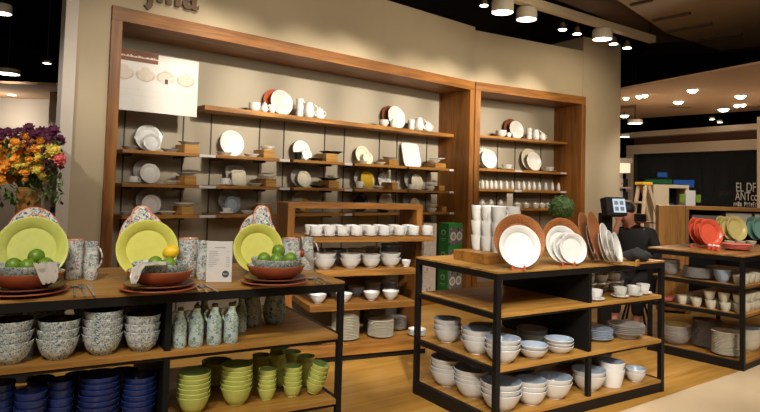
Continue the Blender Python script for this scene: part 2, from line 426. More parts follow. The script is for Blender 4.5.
niche('long', FA, LA, RA, ZT)
bn1 = FB.at(584.2, 150)[0]; bend = FB.at(619.8, 150)[0]; col0 = FB.at(583, 60)[0]
ztB = FB.at(530, 89.5)[1]; topB = FB.at(534, 41.5)[1]
wall_front('wall_short', FB, .0, col0, .02, bn1-.01, ztB-.01, topB, topB)
niche('short', FB, .012, bn1, ztB)
bm = bmesh.new(); bbox(bm, col0+.001, bend, -.004, 1.0, 0, FB.at(600, 40)[1]); struct('wall_end_pier', finish(bm, 'pier', WALL, False), FB.w(0, 0), FB.phi)
bm = bmesh.new(); bbox(bm, -4.94, -4.911, -.02, .10, 0, TOPA+.2); bbox(bm, -4.911, -4.85, -.02, -.001, 0, TOPA+.2)
struct('trim_3', finish(bm, 'jamb', WALLP, False), FA.w(0, 0), FA.phi)
# letters on the wall above the long niche: VAJILLA in round lower case
cu = bpy.data.curves.new('sign', 'FONT'); cu.body = 'Vajilla'; cu.size = .36; cu.extrude = .012; cu.offset = .007; cu.align_x = 'RIGHT'
tmp = bpy.data.objects.new('tmp', cu); COL.objects.link(tmp)
dg = bpy.context.evaluated_depsgraph_get(); me = bpy.data.meshes.new_from_object(tmp.evaluated_get(dg)); bpy.data.objects.remove(tmp)
me.materials.clear(); me.materials.append(SIGNBROWN)
t, z = FA.at(197.5, 10.8)
o = obj('wall_sign', me, FA.w(t, -.016, z), None); o.rotation_euler = (PI/2, 0, FA.phi)
tag(o, 'brown raised lettering mounted on the wall above the long niche', 'sign')
UPR = plain('upright_metal', lin(62, 52, 42), .5)
# slotted uprights on the back panel of the long niche
for i, (px, y0) in enumerate(((122.6, 105), (181.7, 112), (209.7, 122), (258.5, 127), (283, 130), (324, 133.5), (343.7, 136), (379, 139), (396.6, 141), (426.5, 144))):
    t, z = FA.at(px, 175, ND-.012); zz = FA.at(px, y0, ND-.012)[1]
    single('shelf_upright', boxmesh('upright', UPR, [(-.006, .006, -.008, 0, 0, zz)], .001), 'dark slotted shelf upright, %s from the left in the long niche' % ORD[i], 'shelf upright', FA.w(t, ND-.002, .1), FA.phi, 'shelf uprights of the long niche')
# ------------------------------------------------------------------ niche shelves
SF = .20                                   # front of the shelves below the wall line
def rowz(px, py, d=SF): return FA.at(px, py, d)[1]
ROWZ = {'upper': sum(rowz(*q) for q in ((123.5, 152.5), (279, 159.7), (454, 169.8)))/3+.018, 'middle': sum(rowz(*q) for q in ((121.8, 187), (276, 188.8), (453, 191.3)))/3+.018, 'lower': sum(rowz(*q) for q in ((121.8, 217.3), (453, 213.7)))/2+.018}
BAYS = [(122, 199), (216.5, 279), (293.5, 344), (355, 407), (409, 449)]
BAYN = ['first', 'second', 'third', 'fourth', 'fifth']
TAGS = [(199, 216), (279, 290), (344, 352.5), (407, 409), (449, 454)]
for rn, py in (('upper', 162), ('middle', 190), ('lower', 216)):
    for i, (a, b_) in enumerate(BAYS):
        t0 = FA.at(a, py, SF)[0]; t1 = FA.at(b_, py, SF)[0]; z = ROWZ[rn]
        root = thing('wall_shelf', 'oak wall shelf, %s row of the %s bay in the long niche' % (rn, BAYN[i]), 'shelf', FA.w(t0, SF, z), FA.phi, 'oak shelves in the long niche')
        obj('board', boxmesh('board', wood('x'), [(0, t1-t0, 0, ND-SF-.016, -.03, 0)]), parent=root)
        for xb in (.1, t1-t0-.12): obj('bracket', boxmesh('bracket', UPR, [(xb, xb+.014, .08, ND-SF-.016, -.05, -.0305)], .001), parent=root)
        ta, tb = FA.at(TAGS[i][0]+.8, py, SF)[0], FA.at(TAGS[i][1], py, SF)[0]
        if tb > ta+.03: obj('price_strip', boxmesh('strip', TAGM, [(max(ta, t1+.004)-t0, tb-t0, .002, .01, -.03, -.004)], .0005), parent=root)
tL0, zL = FA.at(205, 104.5, .24); tL1 = RA-FRW*.75-.003; zLs = (FA.at(211.7, 105.5, .24)[1]+FA.at(440, 132.6, .24)[1])/2
LZ = zLs+.0
root = thing('long_shelf', 'long oak shelf spanning the niche above the five bays', 'shelf', FA.w(tL0, .24, LZ), FA.phi)
obj('board', boxmesh('board', wood('x'), [(0, tL1-tL0, 0, ND-.243, -.045, 0)]), parent=root)
def spot(px, py, d, fr=FA): return fr.at(px, py, d)[0]
def whA(rn, i): return 'on the %s shelf of the %s bay' % (rn, BAYN[i])
def nz_(rn): return {'long': LZ}.get(rn) if rn == 'long' else ROWZ[rn]
def aplate(rn, i, px, rpx, d, me_f, desc, turn=0, tilt=.2, where=None, group=None):
    z = nz_(rn); t = spot(px, 170, d); p = FA.w(t, d, z); r = sz(rpx, p)
    n = Matrix.Rotation(turn, 3, 'Z') @ FA.n()
    return stand('dinner_plate', me_f(r), r, desc+' '+(where or whA(rn, i)), 'plate', p, n, tilt, group)
def aflat(rn, i, px, rpx, d, mat, desc, z=0.0, name='dinner_plate', sq=None, h=.026):
    zz = nz_(rn)+z; t = spot(px, 170, d); p = FA.w(t, d, zz+.0015); r = sz(rpx, p)
    if z == 0: r = min(r*.9, .078); d = .203+r; p = FA.w(t-.03, d, zz+.0015)
    return single(name, plate(r, h, .004, mat, 28, None, sq), desc+' '+whA(rn, i), 'plate', p, FA.phi+(PI/4*0))
def abox(rn, i, px, wpx, hpx, desc='wooden display block', d0=.225, dep=.2):
    z = nz_(rn); t = spot(px, 170, d0); p = FA.w(t, d0, z+.001); w = sz(wpx, p)*.92; h = sz(hpx, p); p = FA.w(t+w*.06, d0, z+.001)
    single('display_block', boxmesh('block', wood('x', 'top'), [(-w/2, w/2, 0, dep, 0, h)]), desc+' '+whA(rn, i), 'block', p, FA.phi, 'wooden display blocks in the long niche')
    return h+.001
def acup(rn, i, px, d, mat, desc, rpx=5.2, hpx=7, saucer=True, z=0):
    zz = nz_(rn)+.0015+z; t = spot(px, 170, d); p = FA.w(t, d, zz); r = sz(rpx, p); h = sz(hpx, p)
    if saucer:
        single('saucer', plate(r*1.65, .014, .004, mat, 28), 'saucer under the '+desc+' '+whA(rn, i), 'saucer', p, FA.phi); p = p+Vector((0, 0, .0075))
    root = thing('cup', desc+' '+whA(rn, i), 'cup', p, FA.phi)
    obj('body', cupbody(round(r, 3), round(h, 3), mat), parent=root); obj('handle', handle(round(r, 3), round(h, 3), .02, .004, mat), parent=root)
P_ = lambda mat, **k: (lambda r: plate(r, .018, .004, mat, 36, **k))
# upper row
aplate('upper', 0, 147.5, 13.6, .42, P_(SILVER), 'large silvered plate standing')
aplate('upper', 0, 151, 9, .36, P_(SILVER), 'small silvered plate standing in front')
aflat('upper', 0, 130, 8.5, .32, GREYW, 'grey plate lying flat')
aflat('upper', 0, 171, 10, .31, GREYW, 'wide grey plate lying flat')
h = abox('upper', 0, 190, 16.5, 8.5); aflat('upper', 0, 188, 10.5, .33, GREYW, 'grey plate on the block', h)
aplate('upper', 1, 231.5, 13.2, .43, P_(WHITE), 'large bright white plate standing')
aflat('upper', 1, 226, 10.5, .29, WHITE, 'white plate lying flat'); aflat('upper', 1, 252, 10, .31, WHITE, 'second white plate lying flat')
h = abox('upper', 1, 268, 14, 8); aflat('upper', 1, 267, 7.8, .33, WHITE, 'small white plate on the block', h); aflat('upper', 1, 267, 6.8, .33, CREAM, 'cream plate topmost on the block', h+.012)
aplate('upper', 2, 301, 10.5, .43, P_(WHITE, rim=BLACKC), 'black rimmed white plate standing')
aplate('upper', 2, 306, 6.2, .37, P_(WHITE, rim=GREYW), 'small grey rimmed plate standing')
acup('upper', 2, 297.5, .30, BLACKC, 'black cup', 4.2, 7.5, False)
aflat('upper', 2, 317, 7.5, .30, BLACKC, 'black plate lying flat', sq=6); 
h = abox('upper', 2, 331, 16, 8); aflat('upper', 2, 330.5, 9.5, .33, BLACKC, 'black square tray on the block', h, sq=6, name='tray')
aplate('upper', 3, 362.5, 9.3, .43, P_(CREAM), 'cream plate standing'); aplate('upper', 3, 367.5, 6.3, .37, P_(CREAM), 'small cream plate standing in front')
aflat('upper', 3, 363, 8.5, .28, CREAM, 'cream saucer plate lying flat'); aflat('upper', 3, 379.5, 6.5, .31, CREAM, 'second cream plate lying flat')
h = abox('upper', 3, 393, 13, 6); aflat('upper', 3, 388.5, 7.2, .33, GREYW, 'grey plate on the block', h)
me = plate(.157, .016, .004, WHITE, 40, None, 7); t = spot(412.5, 160, .42)
stand('square_plate', me, .157, 'large square white plate standing on the upper shelf of the fifth bay', 'plate', FA.w(t, .42, ROWZ['upper']), FA.n(), .25, ry=.157)
h = abox('upper', 4, 440, 17, 5); 
for k in range(2):
    p = FA.w(spot(434+k*3, 163, .33), .33, ROWZ['upper']+h+.0015+.045*k)
    if k == 0: single('white_bowl', bowl(.085, .04, .042, WHITE), 'low white bowl on the block of the upper shelf in the fifth bay', 'bowl', p)
    else: single('white_plate', plate(.105, .016, .004, WHITE), 'white plate laid over the low bowl on the upper shelf, fifth bay', 'plate', p)
# middle row
aplate('middle', 0, 145.5, 12.2, .43, P_(GREYW), 'large grey plate standing'); aplate('middle', 0, 150.3, 10, .36, P_(WHITE), 'white plate standing in front')
acup('middle', 0, 133.5, .33, WHITE, 'white cup', 5, 6)
aflat('middle', 0, 174, 10.5, .30, CREAM, 'cream plate lying flat'); h = abox('middle', 0, 190.5, 13.5, 9); aflat('middle', 0, 187, 10.5, .33, GREYW, 'grey plate on the block', h)
me = plate(.105, .016, .004, GREYW, 40, None, 7)
t = spot(235.5, 174, .43); stand('square_plate', me, .105, 'square grey plate standing on the middle shelf of the second bay', 'plate', FA.w(t, .43, ROWZ['middle']), FA.n(), .2)
me = plate(.078, .016, .004, CREAM, 40, None, 7)
t = spot(238.8, 177, .36); stand('square_plate', me, .078, 'small square cream plate standing on middle shelf of the second bay', 'plate', FA.w(t, .36, ROWZ['middle']), FA.n(), .2)
acup('middle', 1, 225.5, .30, WHITE, 'white cup', 4.8, 6.3); aflat('middle', 1, 257.5, 8, .28, CREAM, 'shallow cream dish lying flat')
h = abox('middle', 1, 271, 13, 8); aflat('middle', 1, 266, 9.5, .33, WHITE, 'white plate on the block', h); aflat('middle', 1, 266, 8, .33, CREAM, 'cream plate topmost on the block', h+.012)
aplate('middle', 2, 299.5, 10, .43, P_(GREYW), 'grey plate standing'); aplate('middle', 2, 304.5, 8.3, .37, P_(CREAM), 'cream plate standing in front')
aflat('middle', 2, 319, 7.5, .30, BLACKC, 'black tray lying flat', name='tray', sq=6); h = abox('middle', 2, 334, 14, 7.5); aflat('middle', 2, 329, 9, .33, BLACKC, 'black tray on the block', h, name='tray', sq=6)
aplate('middle', 3, 362, 9.7, .43, P_(GREYW), 'grey plate standing'); aplate('middle', 3, 368, 9, .37, P_(MUSTARD), 'mustard yellow plate standing')
acup('middle', 3, 360, .28, WHITE, 'white cup', 3.8, 6.6)
aflat('middle', 3, 380, 6.5, .28, CREAM, 'cream dish lying flat'); h = abox('middle', 3, 395, 7.5, 7)
aplate('middle', 3, 385, 8.6, .455, P_(FLORALP), 'floral patterned plate standing')
p = FA.w(spot(380, 184, .28)-.03, .275, ROWZ['middle']+.0065+.002); single('white_bowl', bowl(.05, .03, .035, WHITE), 'small white bowl in the cream dish on middle shelf, fourth bay', 'bowl', p)
aplate('middle', 4, 411.8, 9.8, .43, P_(GREYW), 'grey plate standing'); aplate('middle', 4, 417.5, 8, .37, P_(CREAM), 'cream plate standing in front'); acup('middle', 4, 412, .28, WHITE, 'white cup', 3.8, 5)
h = abox('middle', 4, 442, 9, 5)
for k in range(2):
    p = FA.w(spot(431.5+k, 184, .33), .33, ROWZ['middle']+.0015+.046*k+(h if 0 else 0)); p = FA.w(spot(429.5+k, 184, .285), .285, ROWZ['middle']+.0015+.047*k)
    single('square_bowl', bowl(.072+.006*k, .045, .044, WHITE), '%s of two white bowls on the middle shelf, fifth bay' % ('lower', 'upper')[k], 'bowl', p)
# lower row
aplate('lower', 0, 150, 12.6, .43, P_(GREYW), 'large grey plate standing'); aplate('lower', 0, 153, 9.7, .36, P_(WHITE), 'white plate standing in front')
aflat('lower', 0, 171, 11, .30, CREAM, 'cream plate lying flat'); h = abox('lower', 0, 189, 13, 8); aflat('lower', 0, 186, 10.5, .33, WHITE, 'white plate on the block', h)
aflat('lower', 0, 129, 6, .3, GREYW, 'small grey plate lying flat')
aplate('lower', 1, 231, 12, .43, P_(GREYW), 'large grey plate standing'); aplate('lower', 1, 234, 8.6, .37, P_(BLUEGREY), 'blue grey plate standing in front'); acup('lower', 1, 228.5, .275, WHITE, 'white cup', 4.4, 5)
aflat('lower', 1, 250, 7, .30, WHITE, 'white plate lying flat'); h = abox('lower', 1, 268, 12, 7); aflat('lower', 1, 264, 9, .33, CREAM, 'cream plate on the block', h)
aplate('lower', 2, 301, 10, .43, P_(GREYW), 'grey plate standing'); aplate('lower', 2, 305, 6.7, .37, P_(MUSTARD), 'small mustard plate standing')
aplate('lower', 3, 362, 9.7, .43, P_(DBLUE), 'dark blue glass plate standing'); aplate('lower', 3, 387, 9, .46, P_(CREAM), 'cream plate standing'); aflat('lower', 3, 385.5, 7, .3, BLACKC, 'black dish lying flat')
aplate('lower', 4, 411, 9.8, .43, P_(GREYW), 'grey plate standing'); aplate('lower', 4, 416, 6.8, .37, P_(CREAM), 'cream plate standing in front')
h = abox('lower', 4, 445, 7, 5, d0=.25)
for k in range(2):
    p = FA.w(spot(431.5, 206, .3), .3, ROWZ['lower']+.0015+.047*k)
    if k == 0: single('white_bowl', bowl(.07, .05, .044, WHITE), 'low white bowl on the lower shelf of the fifth bay', 'bowl', p)
    else: single('white_bowl', bowl(.085, .045, .05, CREAM), 'wider cream bowl atop the white one on lower shelf, fifth bay', 'bowl', p)
# small stone vases seen between the bays
# ------------------------------------------------------------------ long shelf sets
def jug(name, r, h, mat, label, p, rot, lid=False, spout=True, group=None, cat='jug', hout=None, neck=.7, lidmat=None):
    root = thing(name, label, cat, p, rot, group)
    pts = [(0, .002), (r*.62, .002), (r*.7, 0), (r*.92, h*.12), (r, h*.3), (r*.97, h*.5), (r*.8, h*.78), (r*neck, h*.9), (r*neck*1.06, h), (r*neck*.98, h), (r*neck*.9, h*.9), (r*.7, h*.75), (r*.9, h*.4), (r*.8, h*.12), (0, h*.1)]
    k = ('jug', round(r, 4), round(h, 4), mat.name, neck)
    if k not in CACHE: CACHE[k] = lathe('jug', pts, mat, 28)
    obj('body', CACHE[k], parent=root)
    obj('handle', handle(round(r, 3), round(h, 3), hout or r*.75, max(.004, r*.11), mat, .3, .88, r*.93), parent=root)
    if spout:
        k = ('spout', round(r, 4), round(h, 4), mat.name, lid)
        if k not in CACHE:
            if lid: CACHE[k] = tubemesh('spout', [(-r*.9, 0, h*.3), (-r*1.25, 0, h*.45), (-r*1.5, 0, h*.7), (-r*1.75, 0, h*.86)], [r*.24, r*.2, r*.14, r*.11], mat)
            else: CACHE[k] = tubemesh('spout', [(-r*.62, 0, h*.78), (-r*.85, 0, h*.92), (-r*1.02, 0, h*1.01)], [r*.3, r*.24, r*.14], mat)
        obj('spout', CACHE[k], parent=root)
    if lid:
        k = ('lid', round(r, 4), round(h, 4), (lidmat or mat).name)
        if k not in CACHE:
            q = r*neck
            CACHE[k] = lathe('lid', [(0, h*1.002), (q*.95, h*1.002), (q, h*1.01), (q*.7, h*1.08), (q*.25, h*1.12), (q*.2, h*1.16), (q*.3, h*1.2), (q*.2, h*1.25), (0, h*1.26)], lidmat or mat, 24)
        obj('lid', CACHE[k], parent=root)
    return root
def set_on_long(x, ids):
    w = 'on the long shelf above the %s bay' % ids
    z = LZ
    def pt(px, d): return FA.w(spot(px, 110, d), d, z+.0015)
    return pt, w
pt, w = set_on_long(0, 'third')
p = pt(254.5, .34); single('footed_bowl', bowl(sz(6.6, p), .035, .06, WHITE), 'white bowl, lower of a nested pair on the long shelf', 'bowl', p); single('footed_bowl', bowl(sz(6.2, p), .035, .06, WHITE), 'white bowl, upper of a nested pair on the long shelf', 'bowl', p+Vector((0, 0, .03)))
for k, px in enumerate((264.5, 272)):
    jug('cream_pot', .034, .085, WHITE, '%s small white pot beside the bowls on the long shelf' % ('lidded', 'open')[k], pt(px, .28), FA.phi, lid=k == 0, spout=k == 1, cat='pot')
p = pt(275.5, .45); r = sz(13.5, p); stand('charger_plate', plate(r, .016, .005, TERRA), r, 'terracotta charger standing behind the white plate on the long shelf', 'plate', p, FA.n(), .2)
p = pt(282, .38); r = sz(13, p); stand('dinner_plate', plate(r, .018, .004, WHITE), r, 'large white plate before a terracotta charger on the long shelf', 'plate', p, FA.n(), .2)
for k in range(3):
    p = pt(299.5, .36)+Vector((0, 0, .066*k)); root = thing('cup', 'white cup, %s in a column of three on the long shelf' % level(k, 3), 'cup', p, FA.phi, 'cups stacked on the long shelf')
    obj('body', cupbody(.042, .064, WHITE, .8, .3), parent=root); obj('handle', handle(.042, .064, .02, .005, WHITE), parent=root)
jug('milk_jug', .055, .16, WHITE, 'tall white jug beside the three cups on the long shelf', pt(309, .30), FA.phi-.9)
jug('teapot', .054, .11, WHITE, 'white teapot at the end of the first set on the long shelf', pt(319.5, .34), FA.phi, lid=True, cat='teapot')
p = pt(384, .34); single('footed_bowl', bowl(sz(5.6, p), .03, .055, WHITE), 'white bowl, lower of the far nested pair on the long shelf', 'bowl', p); single('footed_bowl', bowl(sz(5.3, p), .03, .055, WHITE), 'white bowl, upper of the far nested pair on the long shelf', 'bowl', p+Vector((0, 0, .028)))
jug('cream_pot', .036, .085, WHITE, 'small lidded pot in front of the brown charger on the long shelf', pt(393.5, .28), FA.phi-.6, lid=True, spout=False, cat='pot')
p = pt(391.5, .45); r = sz(11.8, p); stand('charger_plate', plate(r, .016, .005, TERRAD), r, 'dark brown charger standing behind the oval looking white plate', 'plate', p, FA.n(), .2)
p = pt(397.5, .38); r = sz(11.6, p); stand('dinner_plate', plate(r, .018, .004, WHITE), r, 'large white plate before the dark brown charger on long shelf', 'plate', p, FA.n(), .2)
for k in range(2):
    p = pt(411.5, .36)+Vector((0, 0, .066*k)); root = thing('cup', 'white cup, %s of two stacked beside the far jug' % ('lower', 'upper')[k], 'cup', p, FA.phi, 'cups stacked on the long shelf')
    obj('body', cupbody(.042, .064, WHITE, .8, .3), parent=root); obj('handle', handle(.042, .064, .02, .005, WHITE), parent=root)
jug('milk_jug', .055, .16, WHITE, 'tall white jug beside the two cups on the long shelf', pt(419.5, .30), FA.phi-.9)
jug('teapot', .06, .11, WHITE, 'white teapot near the niche end of the long shelf', pt(428, .33), FA.phi, lid=True, cat='teapot')
# ------------------------------------------------------------------ poster
d = .17
t0, z1 = FA.at(119, 56, d); t1, zb = FA.at(199, 62, d); zbot = FA.at(199, 117.5, d)[1]; ztop = FA.at(199, 62, d)[1]
root = thing('poster', 'white hanging poster of pale plates with a brown heading strip', 'poster', FA.w(LA+FRW*.75+.004, d, zbot), FA.phi)
W = t1-(LA+FRW*.75+.004); HH = ztop-zbot
pan = obj('panel', boxmesh('panel', PAPER, [(0, W, 0, .012, 0, HH)], .001), parent=root)
hs = obj('heading_strip', boxmesh('strip', plain('heading_brown', lin(112, 66, 36), .6), [(0, W*.5, -.004, -.0005, HH-.085, HH+.005)], .0005), parent=root)
bm = bmesh.new()
for i in range(26):
    x = .03+W*.46*i/26; bbox(bm, x, x+.008+.006*random.random(), -.0052, -.0042, HH-.052, HH-.045+.014*random.random())
obj('heading_print', finish(bm, 'print', PAPER, False), parent=hs)
PALE = plain('poster_print_pale', lin(196, 184, 170), .7); PALE2 = plain('poster_print_outline', lin(158, 146, 134), .7)
for i, x in enumerate((.12, .36, .6, .84)):
    bm = bmesh.new()
    for k, (dx, dz, rr) in enumerate(((-.05, 0, .055), (.05, 0, .055), (0, .03, .06), (0, -.02, .06))):
        r_ = bmesh.ops.create_circle(bm, cap_ends=True, radius=rr*W/1.05, segments=24, matrix=Matrix.Translation((x*W+dx, -.001-.0002*k, HH*.62-.02*i*0+dz)) @ Matrix.Rotation(PI/2, 4, 'X'))
    obj('plate_print', finish(bm, 'print', PALE, False), parent=pan)
    bm = bmesh.new()
    for k in range(18):
        a = PI*1.15*k/18+PI*(.9 if i != 2 else .2); bbox(bm, x*W+.075*math.cos(a)-.006, x*W+.075*math.cos(a)+.006, -.0026, -.0018, HH*.62+.05*math.sin(a)-.003, HH*.62+.05*math.sin(a)+.003)
    obj('plate_outline', finish(bm, 'print', PALE2, False), parent=pan)
obj('dark_print', boxmesh('print', plain('poster_print_dark', lin(60, 50, 44), .7), [(.59*W, .625*W, -.003, -.002, HH*.52, HH*.6)], .0003), parent=pan)
obj('line_print', boxmesh('print', PALE, [(.01, W*.98, -.0015, -.0008, HH*.36, HH*.364), (.01, W*.98, -.0015, -.0008, HH*.26, HH*.263)], 0), parent=pan)
# ------------------------------------------------------------------ short niche
bsh = []
w = FRW*.75
for i, (px, py, lab) in enumerate(((520, 139.6, 'topmost oak shelf of the short niche'), (520, 171.4, 'second oak shelf of the short niche, with plates'), (520, 191.2, 'third oak shelf of the short niche, with jars'), (530, 209.5, 'lowest oak shelf of the short niche, with sugar bowls'))):
    z = FB.at(px, py, .24)[1]+.02; bsh.append(z)
    root = thing('wall_shelf', lab, 'shelf', FB.w(.012+w+.003, .24, z), FB.phi, 'oak shelves in the short niche')
    L = bn1-w-.003-(.012+w+.003)
    obj('board', boxmesh('board', wood('x'), [(0, L, 0, ND-.243, -.035, 0)]), parent=root)
    if i in (1, 2): obj('price_strip', boxmesh('strip', TAGM, [(L*.45, L*.52, -.006, -.001, -.03, -.005), (L*.93, L*.99, -.006, -.001, -.03, -.005)], .0005), parent=root)
for i, px in enumerate((497.5, 515, 541)):
    t, z = FB.at(px, 170, ND-.012); zz = FB.at(px, 149, ND-.012)[1]
    single('shelf_upright', boxmesh('upright', UPR, [(-.006, .006, -.008, 0, 0, zz)], .001), 'dark slotted shelf upright, %s of three in the short niche' % ORD[i], 'shelf upright', FB.w(t, ND-.002, .1), FB.phi, 'shelf uprights of the short niche')
def bp(px, d, i): return FB.w(FB.at(px, 165, d)[0], d, bsh[i]+.0015)
p = bp(500.5, .34, 0); single('footed_bowl', bowl(.085, .04, .065, WHITE), 'white bowl, lower of a pair on the short niche top shelf', 'bowl', p); single('footed_bowl', bowl(.083, .04, .065, WHITE), 'white bowl, upper of a pair on the short niche top shelf', 'bowl', p+Vector((0, 0, .032)))
single('small_dish', bowl(.05, .03, .03, BROWNIN), 'small dark dish at the start of the short niche top shelf', 'dish', bp(493, .34, 0))
p = bp(512, .44, 0); stand('charger_plate', plate(.15, .016, .005, TERRAD), .15, 'dark brown charger standing on top shelf of the short niche', 'plate', p, FB.n(), .2)
p = bp(516.5, .37, 0); stand('dinner_plate', plate(.132, .018, .004, WHITE), .132, 'white plate before the charger on short niche top shelf', 'plate', p, FB.n(), .2)
for k, px in enumerate((508.3, 513.6)): jug('cream_pot', .028, .07, WHITE, 'small white pot, %s of two before the short niche charger' % ('first', 'second')[k], bp(px, .275, 0), FB.phi, spout=k == 1, cat='pot')
for k in range(3):
    root = thing('cup', 'white cup, %s in a column on the short niche top shelf' % level(k, 3), 'cup', bp(528.5, .34, 0)+Vector((0, 0, .056*k)), FB.phi, 'cups stacked in the short niche')
    obj('body', cupbody(.04, .054, WHITE, .8, .3), parent=root); obj('handle', handle(.04, .054, .018, .005, WHITE), parent=root)
jug('milk_jug', .05, .15, WHITE, 'tall white jug on the top shelf of the short niche', bp(535.5, .30, 0), FB.phi-.9)
jug('teapot', .05, .1, WHITE, 'white coffee pot at the end of the short niche top shelf', bp(542, .32, 0), FB.phi, lid=True, spout=False, cat='pot')
for k, (px, r, d, mt, lab) in enumerate(((485.5, .15, .44, FLORALP, 'floral plate standing at the start of the second shelf, short niche'), (489.5, .135, .37, WHITE, 'bright white plate before the floral plate in the short niche'), (530.5, .168, .44, CREAM, 'large cream plate standing on the second shelf, short niche'), (534.5, .14, .37, WHITE, 'white plate before the large cream plate in the short niche'))):
    stand('dinner_plate', plate(r, .018, .004, mt), r, lab, 'plate', bp(px, d, 1), FB.n(), .2)
for k, px in enumerate((507, 549)):
    p = bp(px, .355, 1); single('dinner_plate', plate(.105, .014, .004, WHITE), 'white plate under the %s bowl on short niche second shelf' % ('first', 'second')[k], 'plate', p)
    single('footed_bowl', bowl(.08, .04, .06, WHITE), '%s white bowl on a flat plate, second shelf of short niche' % ('first', 'second')[k], 'bowl', p+Vector((0, 0, .0085)))
for k, px in enumerate((482.8, 487, 491.6, 496, 501, 507, 512.6, 518.9, 524, 529.2, 534.3, 539.6, 546, 552.6, 558.8)):
    jug('jar', .0265, .1, WHITE, 'white lidded jar, %s from the left on the third shelf, short niche' % (ORD[k] if k < 14 else 'last'), bp(px, .285, 2), FB.phi+1.5, lid=True, spout=False, cat='jar', group='jars in the short niche', hout=.02)
for k, px in enumerate((482.8, 491.5, 501)):
    jug('teapot', .045, .09, WHITE, 'white teapot, %s of three on the lowest shelf, short niche' % ORD[k], bp(px, .33, 3), FB.phi+1.25, lid=True, cat='teapot', group='teapots in the short niche')
for k, px in enumerate((517.5, 526.5, 536, 542.5, 549)):
    root = thing('sugar_bowl', 'white sugar bowl, %s from the left on lowest short niche shelf' % ORD[k], 'bowl', bp(px, .315, 3), FB.phi, 'sugar bowls in the short niche')
    obj('body', bowl(.055, .035, .055, WHITE), parent=root)
    obj('lid', lathe('lid', [(0, .058), (.05, .058), (.045, .066), (.01, .075), (.012, .084), (0, .088)], WHITE, 20), parent=root)
p = bp(510.5, .25, 3); single('info_card', boxmesh('card', plain('grey_card', lin(176, 164, 150), .7), [(-.055, .055, 0, .006, 0, .2)], .001), 'blank grey card standing on the lowest shelf of the short niche', 'card', p, FB.phi)
# ------------------------------------------------------------------ freestanding shelving unit
UZ = {'cup': .985, 'bowl': .722, 'small': .452, 'base': .135}
uL, uR = FU.at(285, 204, .30)[0], FU.at(423, 208, .20)[0]
root = thing('shelving_unit', 'oak shelving unit standing before the long niche, stepped shelves of white tableware', 'shelving unit', FU.w(0, 0, 0), FU.phi)
FD0, FD1 = .20, .56                      # the frame's front and back
obj('frame_top', boxmesh('ft', wood('x', 'niche'), [(uL, uR, FD0, FD1, 1.205, 1.25)]), parent=root)
for x0 in (uL, uR-.06): obj('side_panel', boxmesh('sp', wood('z', 'niche'), [(x0, x0+.06, FD0, FD1, .03, 1.2045)]), parent=root)
obj('back_panel', boxmesh('bp', BACKP, [(uL+.061, uR-.061, FD1-.02, FD1, .16, .70)], 0), parent=root)
sl, sr = FU.at(302, 241, 0)[0], FU.at(434, 241, 0)[0]
obj('shelf', boxmesh('sh', wood('x'), [(sl, sr, .0, .199, UZ['cup']-.04, UZ['cup']), (uL+.0605, uR-.0605, .2, FD1-.021, UZ['cup']-.04, UZ['cup'])]), parent=root)
sl2, sr2 = FU.at(311, 275, 0)[0], FU.at(415.5, 274, 0)[0]
for k, z in (('bowl', UZ['bowl']), ('small', UZ['small'])):
    obj('shelf', boxmesh('sh', wood('x'), [(sl2, sr2, .0, FD1-.021, z-.05, z)]), parent=root)
obj('base_shelf', boxmesh('bs', wood('x'), [(sl-.1, .78, .0, FD1, .045, UZ['base'])]), parent=root)
obj('kick_plate', boxmesh('kp', BLACKM, [(sl-.08, .76, .02, FD1-.02, 0, .0445)]), parent=root)
CUPC = [316, 329, 342, 356, 370, 384, 399, 413, 427]
def up(px, d, key): return FU.w(FU.at(px, 240, d)[0], d, UZ[key]+.0015)
for row, d, dx in (('front', .07, 0), ('second', .20, -5.5)):
    for i, px in enumerate(CUPC):
        if row == 'second' and i >= 8: continue
        p = up(px+dx, d, 'cup')
        single('saucer', plate(.053, .014, .004, WHITE, 28), 'white saucer under the %s cup of the %s row, shelving unit' % (ORD[i], row), 'saucer', p, FU.phi, 'saucers on the shelving unit')
        root = thing('cup', 'white cup, %s from the left in the %s row, shelving unit top' % (ORD[i], row), 'cup', p+Vector((0, 0, .0065)), FU.phi+1.7, 'cups on the shelving unit')
        obj('body', cupbody(.051, .078, WHITE, .62, .3), parent=root); obj('handle', handle(.051, .078, .024, .006, WHITE), parent=root)
# bowls
area(FU, sl2, sr2, -.012, FD1-.03)
for i, (px, w_, n) in enumerate(((325, 24, 2), (351, 22, 2), (371.5, 20, 2), (393, 21, 2))):
    p = up(px, .13, 'bowl'); r = sz(w_/2, p)
    stack('white_bowl', bowl(r, r*.5, r*.85, WHITE), n, p, r*.42, 'deep white bowl', 'front pair %s on the bowl shelf of shelving unit' % ORD[i], group='bowls on the shelving unit')
for i, (px, w_, n, h_) in enumerate(((316, 21, 2, .09), (338, 23, 2, .085), (361, 21, 2, .085), (382, 19, 2, .09))):
    p = up(px, .37, 'bowl'); r = sz(w_/2, p)
    stack('white_bowl', bowl(r, r*.5, h_, BLUEGREY if i < 2 else WHITE), n, p, .045, 'wide pale bowl', 'back pair %s on the bowl shelf of shelving unit' % ORD[i], group='bowls on the shelving unit')
p = up(405, .36, 'bowl'); r = sz(10, p); stack('serving_bowl', bowl(r, r*.62, .1, BLUEGREY, None, .004, .8), 3, p, .035, 'straight sided grey bowl', 'last stack on the bowl shelf of shelving unit', group='bowls on the shelving unit')
p = up(409, .1, 'bowl'); stack('white_bowl', bowl(.042, .025, .055, WHITE), 1, p, .01, 'small white bowl at the end', 'shelving unit bowl shelf', 'bowl')
area(FU, sl2, sr2, -.012, FD1-.0305)
